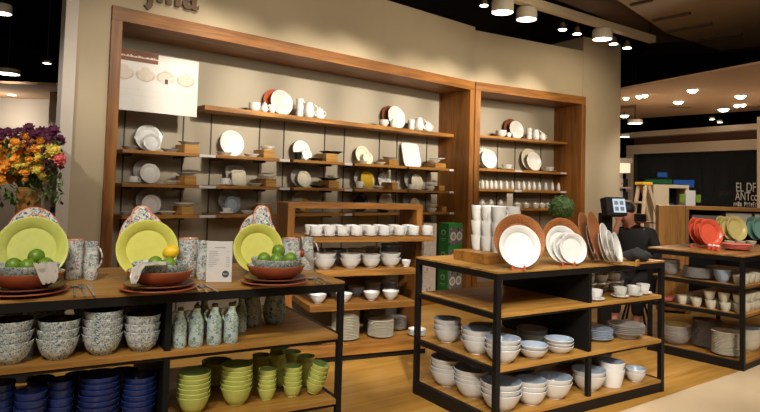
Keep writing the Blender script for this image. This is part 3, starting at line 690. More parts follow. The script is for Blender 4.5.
for i, (px, w_, n) in enumerate(((320, 17.5, 1), (346, 17, 1), (373, 17, 1), (392, 17, 1))):
    p = up(px, .10, 'small'); r = sz(w_/2, p)
    stack('small_bowl', bowl(r, r*.42, r*.98, WHITE), 1, p, .01, 'small white bowl, %s in the front row' % ORD[i], 'third shelf of the shelving unit', 'bowl', 'small bowls on the shelving unit')
for i, (px, w_, n) in enumerate(((315, 18, 1), (336, 17, 2), (362, 18, 1), (383.5, 17, 2), (403, 17, 2))):
    p = up(px, .36, 'small'); r = sz(w_/2, p)
    stack('small_bowl', bowl(r, r*.55, .075, BLUEGREY if i % 2 == 0 else GREYW, WHITE), n, p, .036, 'small grey bowl', 'back place %s on the third shelf of shelving unit' % ORD[i], group='small bowls on the shelving unit')
area(FU, uL+.063, uR-.063, .0, FD1-.0)
def pstack(fr, key, px, d, w_, n, s, mat, where, zz, h=.016, desc='dinner plate', grp='plates stacked on the shelving unit', ref=240, name='dinner_plate'):
    p = fr.w(fr.at(px, ref, d)[0], d, zz+.0015); r = sz(w_/2, p)
    stack(name, plate(r, h, .005, mat, 36), n, p, s, desc, where, 'plate', grp)
pstack(FU, 'base', 348, .17, 28, 20, .0125, CREAM, 'tall stack on the shelving unit base', UZ['base'], desc='cream plate')
pstack(FU, 'base', 383, .16, 26, 11, .0125, CREAM, 'front middle stack on the shelving unit base', UZ['base'], desc='cream plate')
pstack(FU, 'base', 376, .42, 22, 18, .0125, GREYW, 'back stack on the shelving unit base', UZ['base'], desc='grey plate')
pstack(FU, 'base', 403, .36, 20, 8, .0125, WHITE, 'back corner stack on the shelving unit base', UZ['base'], desc='white plate')
area(FU, sl-.1, .79, .0, .197)
pstack(FU, 'base', 422, .09, 18, 4, .0125, WHITE, 'end stack on the shelving unit base', UZ['base'], desc='white plate')
area()
p = FU.w(FU.at(311, 345, .14)[0], .14, UZ['base']+.0015); single('platter', plate(sz(15, p), .02, .005, WHITE, 40), 'white platter lying flat on the shelving unit base behind the lime table', 'platter', p)
# ------------------------------------------------------------------ boxes on the niche sill
def box_at(px0, px1, z0, z1, d, kind, label, dep=.17):
    t0 = FA.at(px0, 250, d)[0]; t1 = FA.at(px1, 250, d)[0]; w_ = t1-t0
    root = thing('carton', label, 'box', FA.w(t0, d, z0), FA.phi, 'boxes stacked on the niche sill')
    if kind == 'g':
        h = z1-z0
        cb = obj('carton_body', boxmesh('body', BOXGREEN, [(0, w_, 0, dep, 0, h)]), parent=root)
        obj('photo_print', boxmesh('print', BOXPHOTO, [(.002, w_-.002, -.0025, -.0006, .012, h-.05)], 0), parent=cb)
        for q in (.3, .72):
            for rr, yy, mt in ((w_*.2, -.0032, WHITE), (w_*.12, -.0042, GREYW)):
                bm = bmesh.new(); bmesh.ops.create_circle(bm, cap_ends=True, radius=rr, segments=24, matrix=Matrix.Translation((w_*q, yy, h*.42)) @ Matrix.Rotation(PI/2, 4, 'X'))
                obj('plate_print', finish(bm, 'pp', mt, False), parent=cb)
        def side(name, boxes, discs, mt, off):
            bm = bmesh.new()
            for y0, y1, q0, q1 in boxes: bbox(bm, -off-.0006, -off, y0, y1, q0, q1)
            for yc, zc_, rr in discs: bmesh.ops.create_circle(bm, cap_ends=True, radius=rr, segments=24, matrix=Matrix.Translation((-off, yc, zc_)) @ Matrix.Rotation(-PI/2, 4, 'Y'))
            obj(name, finish(bm, name, mt, False), parent=cb)
        cy_ = dep*.5
        side('logo_print', [(cy_-.045, cy_+.045, h*.3, h*.32), (cy_-.03, cy_+.03, h*.23, h*.245)], [(cy_, h*.58, .036)], LETTERW, .001)
        side('logo_center', [], [(cy_, h*.57, .024)], BOXGREEN, .0022)
    else:
        obj('carton_body', boxmesh('body', BOXWHITE, [(0, w_, 0, dep, 0, z1-z0)]), parent=root)
zs = [.102] + [FA.at(450, y, .06)[1] for y in (267.5, 246, 223.5)]
for k in range(3): box_at(448.3, 463, zs[k]+.001, zs[k+1], .06, 'g', 'green carton with a round white logo and plate photo, %s of its stack' % ('lowest', 'middle', 'topmost')[k])
zs = [.102] + [FA.at(428, y, .10)[1] for y in (262, 245, 223.5)]
for k in range(3): box_at(424, 436.3, zs[k]+.001, zs[k+1], .05, 'w', 'white printed carton beside the green cartons, %s of its stack' % ('lowest', 'middle', 'topmost')[k])
# ------------------------------------------------------------------ display tables
def table(label, fr, x0, x1, dep, ztop, shelves, plinth, divider, tone='top', L=.034, open_foot=False):
    root = thing('display_table', label, 'display table', fr.w(0, 0, 0), fr.phi)
    e = .0005
    obj('table_top', boxmesh('top', wood('x', tone), [(x0, x1, 0, dep, ztop-.012, ztop)], .001), parent=root)
    obj('top_frame', boxmesh('tf', BLACKM, [(x0, x1, 0, L, ztop-.05, ztop-.0125), (x0, x1, dep-L, dep, ztop-.05, ztop-.0125), (x0, x0+L, L+e, dep-L-e, ztop-.05, ztop-.0125), (x1-L, x1, L+e, dep-L-e, ztop-.05, ztop-.0125)], .001), parent=root)
    for a in (x0, x1-L):
        for b_ in (0, dep-L): obj('leg', boxmesh('leg', BLACKM, [(a, a+L, b_, b_+L, 0, ztop-.0505)], .001), parent=root)
    for z in shelves:
        obj('shelf', boxmesh('sh', wood('x', tone), [(x0+L+e, x1-L-e, .002, dep-.002, z-.024, z)] + [], .001), parent=root)
        obj('shelf_rail', boxmesh('sr', BLACKM, [(x0+L+e, x1-L-e, .008, .03, z-.038, z-.0245), (x0+L+e, x1-L-e, dep-.03, dep-.008, z-.038, z-.0245), (x0+.004, x0+L-.004, L+e, dep-L-e, z-.035, z-.002), (x1-L+.004, x1-.004, L+e, dep-L-e, z-.035, z-.002)], .001), parent=root)
    if plinth:
        obj('base_board', boxmesh('bb', wood('x', tone), [(x0+L+e, x1-L-e, .003, dep-.003, plinth-.02, plinth)], .001), parent=root)
        obj('plinth', boxmesh('pl', BLACKM, [(x0+L+e, x1-L-e, .004, dep-.004, 0, plinth-.0205), (x0+.003, x0+L-.001, L+e, dep-L-e, 0, plinth), (x1-L+.001, x1-.003, L+e, dep-L-e, 0, plinth)], .001), parent=root)
    for t in divider:
        lv = sorted(list(shelves)+([plinth] if plinth else []))+[ztop-.013]
        for q in range(len(lv)-1):
            if open_foot and q == 0:
                for y0 in (.006, dep-.036): obj('divider_post', boxmesh('dp', BLACKM, [(t, t+.03, y0, y0+.03, lv[0]+.0005, lv[1]-.025)], .001), parent=root)
                continue
            hi = lv[q+1]-(.0245 if q < len(lv)-2 else 0)-.0005
            obj('divider_panel', boxmesh('dv', BLACKP, [(t, t+.026, .006, dep-.006, lv[q]+.0005, hi)], .001), parent=root)
    return root
tM = FM.at(664.5, 330)[0]
table('middle display table of oak and black metal under woven chargers and mugs', FM, 0, tM, .81, .925, (.682, .370), .085, (FM.at(590, 300)[0],), open_foot=True)
tLd = FL.at(166, 320)[0]
table('lime display table of oak and black metal with place settings on top', FL, -1.56, .02, .83, .932, (.678, .368), .085, (tLd,), L=.028)
table('coral display table with dark shelves of cups and coloured plates', FR, 0, 1.5, .80, .92, (.675, .445), .07, (), 'oak')
# ------------------------------------------------------------------ lime table, top: three place settings
ZL_ = .932
def lt(px, py, z=ZL_): return onz(px, py, z)
vdir = lambda p: Vector((p[0], p[1], 0)).normalized()
NL = FL.n()
def setting(name, cpx, cpy, bx, gx, gy, gr, gmat, fruits, gdesc, plat):
    p0 = lt(cpx, cpy); c = p0+vdir(p0)*.15+Vector((0, 0, .0015))
    single('charger_plate', plate(.158, .014, .005, TERRA, 44), 'terracotta charger, lowest plate of the %s setting' % name, 'plate', c)
    single('charger_plate', plate(.145, .014, .005, TERRAD, 44), 'dark brown plate between charger and bowl of the %s setting' % name, 'plate', c+Vector((.003, .004, .0155)))
    bme = lathe('pasta_bowl', [(0, .001), (.07, .001), (.09, 0), (.118, .018), (.136, .052), (.1365, .055), (.132, .056), (.112, .022), (.085, .008), (0, .0075)], [TERRA, FLORALP], 44, 6)
    bc = c+Vector((.004, .006, .031))
    single('pasta_bowl', bme, 'terracotta pasta bowl with floral inside, topping the %s setting' % name, 'bowl', bc)
    fb = lathe('floral_bowl', [(0, .001), (.05, .001), (.056, 0), (.085, .02), (.108, .05), (.117, .072), (.1175, .075), (.1135, .0755), (.103, .052), (.08, .026), (.05, .008), (0, .0075)], [FLORALB], 44)
    single('floral_bowl', fb, 'floral bowl nested in the pasta bowl, holding the fruit of the %s setting' % name, 'bowl', bc+Vector((0, 0, .0095)))
    bc = bc+Vector((0, 0, .012))
    fr0 = .0315; ti = min(range(len(fruits)), key=lambda i: fruits[i][1]); qs = []
    lows = sorted([i for i in range(len(fruits)) if i != ti], key=lambda i: fruits[i][0])
    for i, (fx, fy, kind, lab) in enumerate(fruits):
        q = atY(fx, fy, bc.y)
        if i == ti: qs.append(Vector((q.x, bc.y+.03, bc.z+.068+(.028 if len(fruits) > 3 else .045))))
        else: qs.append(Vector((q.x, bc.y+(-.035 if fy > 265 else -.012), bc.z+.068)))
    for it in range(200):
        for i in range(len(qs)):
            for j in range(i):
                dv = qs[i]-qs[j]; gp = 2*fr0*1.06+.0015-dv.length
                if gp > 0: dv.normalize(); dv.z *= .3 if ti not in (i, j) else 1; qs[i] += dv*gp*.5; qs[j] -= dv*gp*.5
            h = Vector((qs[i].x-bc.x, qs[i].y-bc.y, 0))
            if h.length > .068: h *= .068/h.length; qs[i].x = bc.x+h.x; qs[i].y = bc.y+h.y
            qs[i].z = max(qs[i].z, bc.z+.068)
    for i, (fx, fy, kind, lab) in enumerate(fruits):
        q = qs[i]; r = fr0
        single(kind, ellipsoid(r, r, r*1.06, LIMEF, 20) if kind == 'lime' else ellipsoid(r*.96, r*.96, r*1.12, LEMONF, 20, .2), lab, kind, q, Matrix.Rotation(.6+i, 3, 'X') if kind == 'lime' else Matrix.Rotation(1.2, 3, 'Y'))
    # plates standing behind on a small easel
    n = (NL+Vector((-c.x, -c.y, 0)).normalized()*.9).normalized()
    g = atY(gx, gy, c.y); g = atY(gx, gy, (c-Vector(n)*.24).y)
    k = sz(gr, g); tl = .28; base = planept(g+Vector(n)*0, n, gx, gy)+Vector(n)*k*math.sin(tl); base = Vector((base.x, base.y, ZL_+.012))
    tl = .28
    stand('dinner_plate', plate(k, .03, .005, gmat, 48), k, gdesc, 'plate', base, n, tl)
    side = Vector((-n[1], n[0], 0))
    root = thing('plate_easel', 'small dark easel holding the plates of the %s setting' % name, 'plate stand', base+Vector((0, 0, -.012)), math.atan2(side.y, side.x), 'plate easels')
    obj('rail', boxmesh('rail', CORK, [(-.06, .06, -.012, .006, 0, .0085)], .001), parent=root)
    for sx in (-.055, .047): obj('foot', boxmesh('foot', CORK, [(sx, sx+.008, -.02, -.0125, 0, .024), (sx, sx+.008, .0065, .04, 0, .0085)], .001), parent=root)
    for j, (ox, ytop, rx, mat, ds, sq) in enumerate(plat):
        off = .036+.034*(len(plat)-1-j)
        zb = ZL_+.004; ryy = .17
        for it in range(4):
            q = planept(base-Vector(n)*(off+2*ryy*math.sin(tl)), n, ox, ytop); ryy = (q.z-zb)/2/math.cos(tl)
        r = sz(rx, q); bb = planept(base-Vector(n)*(off+ryy*math.sin(tl)), n, ox, 255)
        mm = plate(ryy, .016, .005, mat, 44, rim=plain('orange_rim', lin(212, 128, 94), .3), sq=sq, ox=round(r/ryy, 3))
        single('oval_platter', mm, ds, 'platter', Vector((bb.x, bb.y, zb+ryy*math.cos(tl)+.001)), facing(n, tl))
    return c, n
F_ = 'lime'
cA, nA = setting('first', 24, 300.0, 27, 32, 250, 32.5, LIME, [(19, 265.5, 'lime', 'lime lying outermost in the bowl of the first setting'), (33, 260.5, 'lime', 'lime heaped highest in the bowl of the first setting'), (47, 263, 'lime', 'lime beside the jar in the bowl of the first setting'), (39, 268.5, 'lime', 'lime lying in front in the bowl of the first setting')], 'large lime green plate standing behind the four limes of the first setting',
    [(32.5, 208, 26, FLORALP, 'large floral oval platter behind the lime plate of the first setting', None), (34, 215, 13, FLORALP, 'narrow floral tray just behind the lime plate of the first setting', 3)])
cB, nB = setting('second', 158, 296.3, 161, 147, 250.5, 29.3, PALELIME, [(157, 264, 'lime', 'lime lying beside the lemon facing the napkin'), (170.5, 266.5, 'lime', 'lime lying just below the lemon in the second setting'), (168.3, 258, 'lemon', 'single yellow lemon resting on two limes')], 'pale lime plate standing behind the lemon of the second setting',
    [(142, 212, 23, FLORALP, 'large floral oval platter behind the plate of the second setting', None), (140, 206.5, 11.5, FLORALP, 'narrow floral tray standing behind the plate of the second setting', 3)])
cC, nC = setting('third', 274, 288.6, 274, 257.5, 248, 24.5, PALELIME, [(277, 254.5, 'lime', 'lime heaped highest in the bowl of the third setting'), (269.5, 261, 'lime', 'lime lying nearest the menu in the third setting'), (281.5, 260, 'lime', 'lime lying in the middle of the third setting bowl'), (289.5, 262.5, 'lime', 'lime lying beside the napkin ring in the third setting')], 'pale lime plate standing behind the limes of the third setting',
    [(257, 214, 19.5, FLORALP, 'large floral oval platter behind the plate of the third setting', None), (261, 206, 10, FLORALP, 'narrow floral tray standing behind the plate of the third setting', 3)])
def cloth(label, c, pts, width, ring=None, lift=0.0):
    """a folded napkin: a ribbon swept along pts (local offsets from c)"""
    bm = bmesh.new(); P = [Vector(p) for p in pts]; N = len(P); rows = []
    random.seed(3)
    for i, p in enumerate(P):
        d = (P[min(i+1, N-1)]-P[max(0, i-1)]); d.z = 0; d.normalize(); s = Vector((-d.y, d.x, 0))
        row = []
        for k in range(9):
            u = k/8-.5; row.append(p+s*u*width[i]*(1-lift)+Vector((0, 0, u*width[i]*lift+.004*math.sin(k*2.1+i*.7)+random.uniform(-.001, .001)))+s*lift*.008*math.sin(k*1.9+i))
        rows.append(row)
    V = [[bm.verts.new(q) for q in row] for row in rows]; V2 = [[bm.verts.new(q+Vector((0, 0, -.004))) for q in row] for row in rows]
    for i in range(N-1):
        for k in range(8):
            bm.faces.new((V[i][k], V[i][k+1], V[i+1][k+1], V[i+1][k])); bm.faces.new((V2[i][k], V2[i+1][k], V2[i+1][k+1], V2[i][k+1]))
    for i in range(N-1):
        bm.faces.new((V[i][0], V[i+1][0], V2[i+1][0], V2[i][0])); bm.faces.new((V[i][8], V2[i][8], V2[i+1][8], V[i+1][8]))
    for k in range(8):
        bm.faces.new((V[0][k], V2[0][k], V2[0][k+1], V[0][k+1])); bm.faces.new((V[-1][k], V[-1][k+1], V2[-1][k+1], V2[-1][k]))
    me = finish(bm, 'napkin', CLOTH, ang=70)
    root = thing('napkin', label, 'napkin', c)
    obj('fabric', me, parent=root)
    if ring: 
        o = obj('bead_ring', lathe('ring', [(.013, -.008), (.018, -.006), (.02, 0), (.018, .006), (.013, .008), (.012, 0), (.013, -.008)], BEAD, 20), ring, Matrix.Rotation(PI/2, 3, 'Y'), root)
    return root
def fr_off(c, n, pts):           # (toward viewer, to the viewer's right, up)
    n = Vector(n); s = Vector((-n.y, n.x, 0))
    return [n*a+s*b_+Vector((0, 0, h)) for a, b_, h in pts]
cloth('grey patterned napkin folded over the rim of the first setting bowl', cA, fr_off(cA, nA, [(.102, .055, .13), (.114, .06, .133), (.126, .066, .127), (.142, .075, .104), (.153, .08, .078), (.157, .082, .062)]), [.06, .08, .09, .085, .07, .05])
cloth('pale napkin draped over the second setting bowl and hanging down', cB, fr_off(cB, nB, [(.115, .02, .128), (.125, -.03, .132), (.13, -.075, .126), (.146, -.098, .108), (.160, -.106, .082), (.166, -.108, .06)]), [.03, .045, .05, .05, .04, .022])
cloth('pale napkin gathered through a red ring in the third setting bowl', cC, fr_off(cC, nC, [(.02, .10, .142), (.02, .112, .143), (.02, .128, .141), (.02, .155, .118), (.02, .178, .088), (.02, .192, .06)]), [.03, .02, .018, .05, .065, .045], fr_off(cC, nC, [(.021, .126, .14)])[0], .75)
# floral jars and jugs
def jar_at(px, wpx, ytop, ybase, label):
    p = lt(px, ybase); r = sz(wpx/2, p); p = p+vdir(p)*r*.8+Vector((0, 0, .0015)); r = sz(wpx/2, p)
    h = atY(px, ytop, p.y).z-ZL_
    root = thing('floral_jar', label, 'jar', p)
    obj('body', lathe('jar', [(0, .001), (r*.8, .001), (r*.84, 0), (r*.93, h*.04), (r, h*.3), (r*.98, h*.6), (r*.92, h*.8), (r*.96, h*.97), (r*.94, h), (r*.88, h*.97), (r*.9, h*.5), (r*.8, h*.05), (0, h*.03)], FLORAL, 32), parent=root)
    obj('rim', lathe('rim', [(r*.962, h*.99), (r*.97, h*1.003), (r*.92, h*1.012), (r*.88, h*1.002), (r*.962, h*.99)], plain('orange_rim', lin(208, 104, 62), .3), 32), parent=root)
    return p, r, h
jar_at(73, 18.5, 240, 280, 'floral jar with an orange rim between lime plate and floral jug')
jar_at(187, 20, 238.5, 278, 'floral jar with an orange rim behind the lemon')
jar_at(290, 19, 238.5, 271, 'floral jar with an orange rim behind the third setting limes')
for px, w_, yt, yb, lab in ((90.5, 14.5, 242, 281, 'floral jug beside the first floral jar, next to the first setting'), (202, 13, 241, 281, 'floral jug standing between the second floral jar and the menu card'), (307, 13, 237.5, 271, 'floral jug at the far end, beside the third setting')):
    p = lt(px, yb); r = sz(w_/2, p); p = p+vdir(p)*r+Vector((0, 0, .0015)); h = atY(px, yt, p.y).z-ZL_
    jug('floral_jug', r, h, FLORAL, lab, p, -.25, hout=r*.8)
# menu card in an acrylic stand
p = lt(218.5, 282.5)+Vector((0, 0, .0015)); w_ = sz(25, p); h = atY(218, 241.5, p.y).z-ZL_
rt = math.atan2(-nB[0], nB[1])+PI
a = math.atan2(-p.x, p.y)-.12
root = thing('menu_card', 'white printed menu card standing between the second and third settings', 'card', p, a)
card = obj('card', boxmesh('card', PAPER, [(-w_/2, w_/2, 0, .004, 0, h)], .0005), parent=root)
bm = bmesh.new(); random.seed(5)
bbox(bm, -w_*.2, w_*.22, -.0009, -.0003, h*.835, h*.855)
for i in range(9):
    z = h*(.74-.045*i); bbox(bm, -w_*.42, -w_*.42+w_*(.2+.22*random.random()), -.0009, -.0003, z, z+.0022)
    if random.random() < .8: bbox(bm, w_*.26, w_*.4, -.0009, -.0003, z, z+.0022)
obj('line_print', finish(bm, 'print', plain('faint_print', lin(150, 144, 158), .7), False), parent=card)
bm = bmesh.new(); bmesh.ops.create_circle(bm, cap_ends=True, radius=w_*.14, segments=28, matrix=Matrix.Translation((w_*.26, -.0007, h*.2)) @ Matrix.Rotation(PI/2, 4, 'X'))
obj('logo_print', finish(bm, 'logo', TAGPRINT, False), parent=card)
bm = bmesh.new()
for i in range(4): bbox(bm, w_*(.17+.045*i), w_*(.195+.045*i), -.0016, -.001, h*.19, h*.215)
obj('logo_lettering', finish(bm, 'logo', PAPER, False), parent=card)
# cutlery
def cutlery(kind, px0, py0, px1, py1, label):
    a = lt(px0, py0); b_ = lt(px1, py1); d = (b_-a); L = d.length; rot = math.atan2(d.y, d.x)
    root = thing(kind, label, 'cutlery', a+Vector((0, 0, .0015)), rot)
    obj('handle', boxmesh('h', STEEL, [(0, L*.62, -.0045, .0045, .001, .0035)], .001), parent=root)
    if kind == 'spoon': obj('spoon_bowl', ellipsoid(.03, .018, .004, STEEL), (L*.62+.029, 0, .0045), parent=root)
    elif kind == 'knife': obj('blade', boxmesh('b', STEEL, [(L*.62+.0005, L*1.05, -.007, .006, .0012, .003)], .0008), parent=root)
    else: obj('tines', boxmesh('t', STEEL, [(L*.62+.0005, L*.8, -.011, .011, .001, .003)]+[(L*.8+.0005, L*1.02, y-.0014, y+.0014, .001, .003) for y in (-.0095, -.0032, .0032, .0095)], .0004), parent=root)
for i, (nm, xs) in enumerate((('first', ((74.5, 297, 75, 283.5), (85, 297.5, 81, 285), (94.5, 297, 88, 286))), ('second', ((199.5, 292.5, 194, 284.5), (207, 293, 200.5, 285), (218, 292.5, 205, 285.5))), ('third', ((318.5, 285.5, 309, 277.5), (325.5, 285.5, 314, 278), (331, 284.5, 318, 277.5))))):
    for k, (kind, (a, b_, c_, d_)) in enumerate(zip(('spoon', 'fork', 'knife'), xs)):
        cutlery(kind, a, b_, c_, d_, 'steel %s lying beside the %s setting' % (kind, nm))
# ------------------------------------------------------------------ lime table shelves
def base(fr, px, py, z, r):
    p = onz(px, py, z); return p+vdir(p)*r+Vector((0, 0, .0005))
ZA, ZB = .678, .368
area(FL, tLd+.03, -.037, .005, .825)
AL = (FL, -1.52, tLd-.004, .005, .825)
area(*AL)
for px, py, w_, n, where, yr in ((19, 364.5, 41, 3, 'the first front stack, lime table', 319.5), (63.5, 360.5, 39.5, 3, 'the second front stack, lime table', 319.5), (108, 358.5, 38.5, 4, 'the third front stack, lime table', 312), (147, 354.5, 35, 3, 'the fourth front stack, lime table', 316)):
    p = base(FL, px, py, ZA, .04); r = sz(w_/2, p); bh = .082
    zt = atY(px, yr, p.y).z; s_ = (zt-ZA-bh)/(n-1)
    stack('floral_bowl', bowl(r, r*.52, bh, FLORALB, BROWNIN, .0045, .45), n, p, s_, 'floral bowl with brown inside', where, group='floral bowls stacked on the lime table')
for px, dd, n, where in ((2, .36, 4, 'the first back stack, lime table'), (46, .36, 3, 'the second back stack, lime table'), (91, .34, 3, 'the third back stack, lime table'), (131, .34, 4, 'the fourth back stack, lime table')):
    t, _ = FL.at(px, 330, dd); p = FL.w(t, dd, ZA)
    stack('floral_bowl', bowl(.08, .036, .078, FLORALB, CREAM, .0045), n, p, .033, 'floral bowl with cream inside', where, group='floral bowls stacked on the lime table')
area()
def bottle(px, py, hpx, wpx, label, rot, z=ZA):
    p = base(FL, px, py, z, .03); r = sz(wpx/2, p); h = sz(hpx, p); p = p+Vector((0, 0, .001))
    root = thing('floral_bottle', label, 'bottle', p, rot)
    k = 'fb%.3f%.3f' % (r, h)
    obj('body', lathe('bottle', [(0, .001), (r*.85, .001), (r*.9, 0), (r, h*.06), (r*1.0, h*.45), (r*.95, h*.62), (r*.62, h*.76), (r*.5, h*.83), (r*.56, h*.9), (r*.5, h*.93), (r*.42, h*.92), (0, h*.9)], FLORALG, 28), parent=root)
    obj('handle', handle(round(r, 3), round(h, 3), r*.55, .006, FLORALG, .52, .84, r*.55), parent=root)
    obj('stopper', lathe('cork', [(0, h*.905), (r*.38, h*.905), (r*.44, h*.99), (r*.4, h*1.0), (0, h*1.0)], CORK, 18), parent=root)
for i, (px, py, hp, wp) in enumerate(((179, 349, 39, 13.5), (195.5, 347.5, 40, 14.5), (213.5, 346, 40, 14.5), (230.5, 344, 39, 14.5))):
    bottle(px, py, hp, wp, 'floral corked bottle, %s from the divider in the front row' % ORD[i], PI+.1)
bottle(240.5, 333, 35, 11.5, 'floral corked bottle standing behind the fourth front bottle', PI)
bottle(203, 335, 36, 12, 'floral corked bottle half hidden behind the front bottles', PI)
for i, (px, py, w_, yt, lab) in enumerate(((251, 327.5, 19, 293, 'floral pitcher just behind the bottles on the lime table'), (274, 324.5, 23, 292, 'largest floral pitcher, standing alone deep on the lime table shelf'))):
    p = base(FL, px, py, ZA, .045); r = sz(w_/2, p); h = min(sz(py-yt, p), .205)
    jug('floral_pitcher', r, h, FLORALG, lab, p+Vector((0, 0, .001)), 1.9, cat='pitcher', neck=.72)
# blue stacks
AL2 = (FL, -1.52, tLd-.004, .005, .826)
area(*AL2)
def blue(px, w_, ytop, dd, where, sp=.024, h=.07, mat=NAVY, inner=None, desc='navy blue bowl', name='blue_bowl', grp='navy bowls stacked on the lime table'):
    t, _ = FL.at(px, 390, dd); p = FL.w(t, dd, ZB+.0005); r = sz(w_/2, p)
    zt = FL.at(px, ytop, dd)[1]; n = max(2, int(round((zt-ZB-h)/sp))+1)
    stack(name, bowl(r, r*.55, h, mat, inner, .0038), n, p, sp, desc, where, group=grp)
blue(7, 27, 385, .13, 'first blue stack by the table end', .03); blue(28, 30, 389, .1, 'second blue stack of the lime table', .03); blue(58, 25, 380, .13, 'third blue stack of the lime table', .034)
blue(99.5, 39, 377, .12, 'fourth blue stack, a broad one'); blue(143.5, 33, 373, .12, 'fifth blue stack, beside the divider')
blue(40, 26, 376, .45, 'back blue stack of the first gap', .03); blue(78, 26, 374, .45, 'back blue stack of the second gap', .03); blue(122, 30, 371, .45, 'back blue stack beside the divider', .026)
area()
AL3 = (FL, tLd+.03, -.010, .005, .827)
area(*AL3)
def lime(px, w_, ytop, dd, where, sp, h, lean=(0, 0), n=None, rf=.5):
    t, _ = FL.at(px, 385, dd); p = FL.w(t, dd, ZB+.0005+(.009 if lean != (0, 0) else 0)); r = sz(w_/2, p)
    zt = FL.at(px, ytop, dd)[1]; n = n or max(2, int(round((zt-ZB-h)/sp))+1)
    stack('lime_bowl', bowl(r, r*rf, h, LIME, LIMEIN, .0035), n, p, sp, 'lime green bowl', where, group='lime bowls stacked on the lime table', lean=lean)
lime(193.5, 33, 372.5, .12, 'broad lime stack beside the divider', .0205, .075)
lime(236.5, 31.5, 362, .14, 'second broad lime stack', .0205, .08)
lime(267, 18.5, 368.5, .14, 'first narrow front lime stack', .0225, .052, rf=.6)
lime(296, 19, 366, .13, 'second narrow front lime stack', .0225, .052, rf=.6)
lime(323, 18.5, 363.5, .12, 'leaning lime stack at the table end', .0225, .052, (.006, -.0015), rf=.6)
lime(216, 30, 360, .46, 'broad back lime stack behind the divider', .0205, .075)
lime(260.5, 18.5, 356, .38, 'first narrow back lime stack', .0225, .052, rf=.6)
lime(283.5, 18, 359, .27, 'tilted lime stack between the narrow ones', .0225, .052, (-.007, .003), rf=.6)
lime(286.5, 19, 350, .52, 'second narrow back lime stack', .0225, .052, rf=.6)
lime(300.5, 19, 349, .50, 'third narrow back lime stack', .0225, .052, rf=.6)
lime(312.5, 18.5, 357.5, .27, 'fourth narrow back lime stack', .0225, .052, rf=.6)
area()
# ------------------------------------------------------------------ middle table, top
ZM = .925
NM = FM.n()
ra = FM.loc(onz(484.4, 264.8, ZM)); rl = FM.loc(onz(457.6, 259.0, ZM))
RH = .066
t0 = rl[0]; rW = max(.42, FM.at(520, 262, ra[1])[0]-ra[0]); rD = rl[1]-ra[1]
root = thing('display_riser', 'low oak riser under the stacked mugs on the middle table', 'riser', FM.w(ra[0], ra[1], ZM+.001), FM.phi)
obj('riser_block', boxmesh('block', wood('x', 'oak'), [(0, rW, 0, rD, 0, RH)], .002), parent=root)
random.seed(11)
ZA_M, ZB_M = .682, .370
MH = .098; zr = ZM+RH+.0015
for k in range(3):
    for i in range(2):
        for j in range(3):
            t = ra[0]+.165+i*.13; d = ra[1]+.055+j*(rD-.11)/2
            root = thing('mug', 'white mug, %s tier, %s column from the aisle, %s row back from the front' % (('lowest', 'middle', 'topmost')[k], ORD[i], ORD[j]), 'mug', FM.w(t, d, zr+k*(MH+.0015)), FM.phi+random.choice((-.12, .1, .0, -.06)), 'mugs stacked on the riser')
            obj('body', cupbody(.048, MH, WHITE, .74, .5), parent=root); obj('handle', handle(.048, MH, .028, .0055, WHITE, .3, .78), parent=root)
def easel(p, n, w_, label, grp, mat=TERRA):
    side = Vector((-n[1], n[0], 0))
    root = thing('plate_stand', label, 'plate stand', p, math.atan2(side.y, side.x), grp)
    obj('rail', boxmesh('rail', mat, [(-w_/2, w_/2, -.008, .006, .0005, .0075)], .001), parent=root)
    for sx in (-w_/2, w_/2-.012): obj('peg', boxmesh('peg', mat, [(sx, sx+.012, -.026, -.0185, .0005, .032), (sx, sx+.012, -.0184, -.0085, .0005, .0075), (sx, sx+.012, .0065, .05, .0005, .0075)], .001), parent=root)
def group_plates(items, tilt, n, easl):
    for (cx, cy, rpx, off, mat, nm, lab) in items:
        q = planept(easl-Vector(n)*off, n, cx, cy); r = sz(rpx, q); q = planept(easl-Vector(n)*(off+r*math.sin(tilt)), n, cx, cy)+Vector(n)*r*math.sin(tilt)
        stand(nm, plate(r, .022, .005, mat, 56, rim=None), r, lab, 'plate', Vector((q.x, q.y, ZM+.009)), n, tilt)
n1 = (NM+Vector((-.2, -1.0, 0)).normalized()*1.6).normalized()
e1 = onz(518.5, 270.8, ZM)+Vector((0, .03, 0))
easel(e1+Vector((0, 0, .0005)), n1, .085, 'terracotta plate stand under the frontmost woven charger', 'plate stands on the middle table')
group_plates([(518.5, 243.5, 26.5, .055, WEAVE, 'charger_plate', 'large woven terracotta charger standing beside the stacked mugs'), (518.7, 248.3, 21.3, .012, WHITE, 'dinner_plate', 'large white plate standing before the charger beside the mugs')], .23, n1, e1)
n2 = (NM+Vector((-.1, -1.0, 0)).normalized()*.8).normalized()
e2 = onz(568, 266.8, ZM)+Vector((0, .03, 0))
easel(e2+Vector((0, 0, .0005)), n2, .1, 'terracotta plate stand under three white plates and a charger', 'plate stands on the middle table')
group_plates([(561, 240, 22.6, .074, WEAVE, 'charger_plate', 'second woven charger, behind three white plates'), (560.5, 246, 18.8, .05, WHITE, 'dinner_plate', 'largest of three white plates before the second woven charger'), (565, 252, 15.5, .03, WHITE, 'dinner_plate', 'middle of three white plates before the second woven charger'), (571.3, 252.5, 15.6, .006, WHITE, 'dinner_plate', 'smallest front plate of three before the second woven charger')], .23, n2, e2)
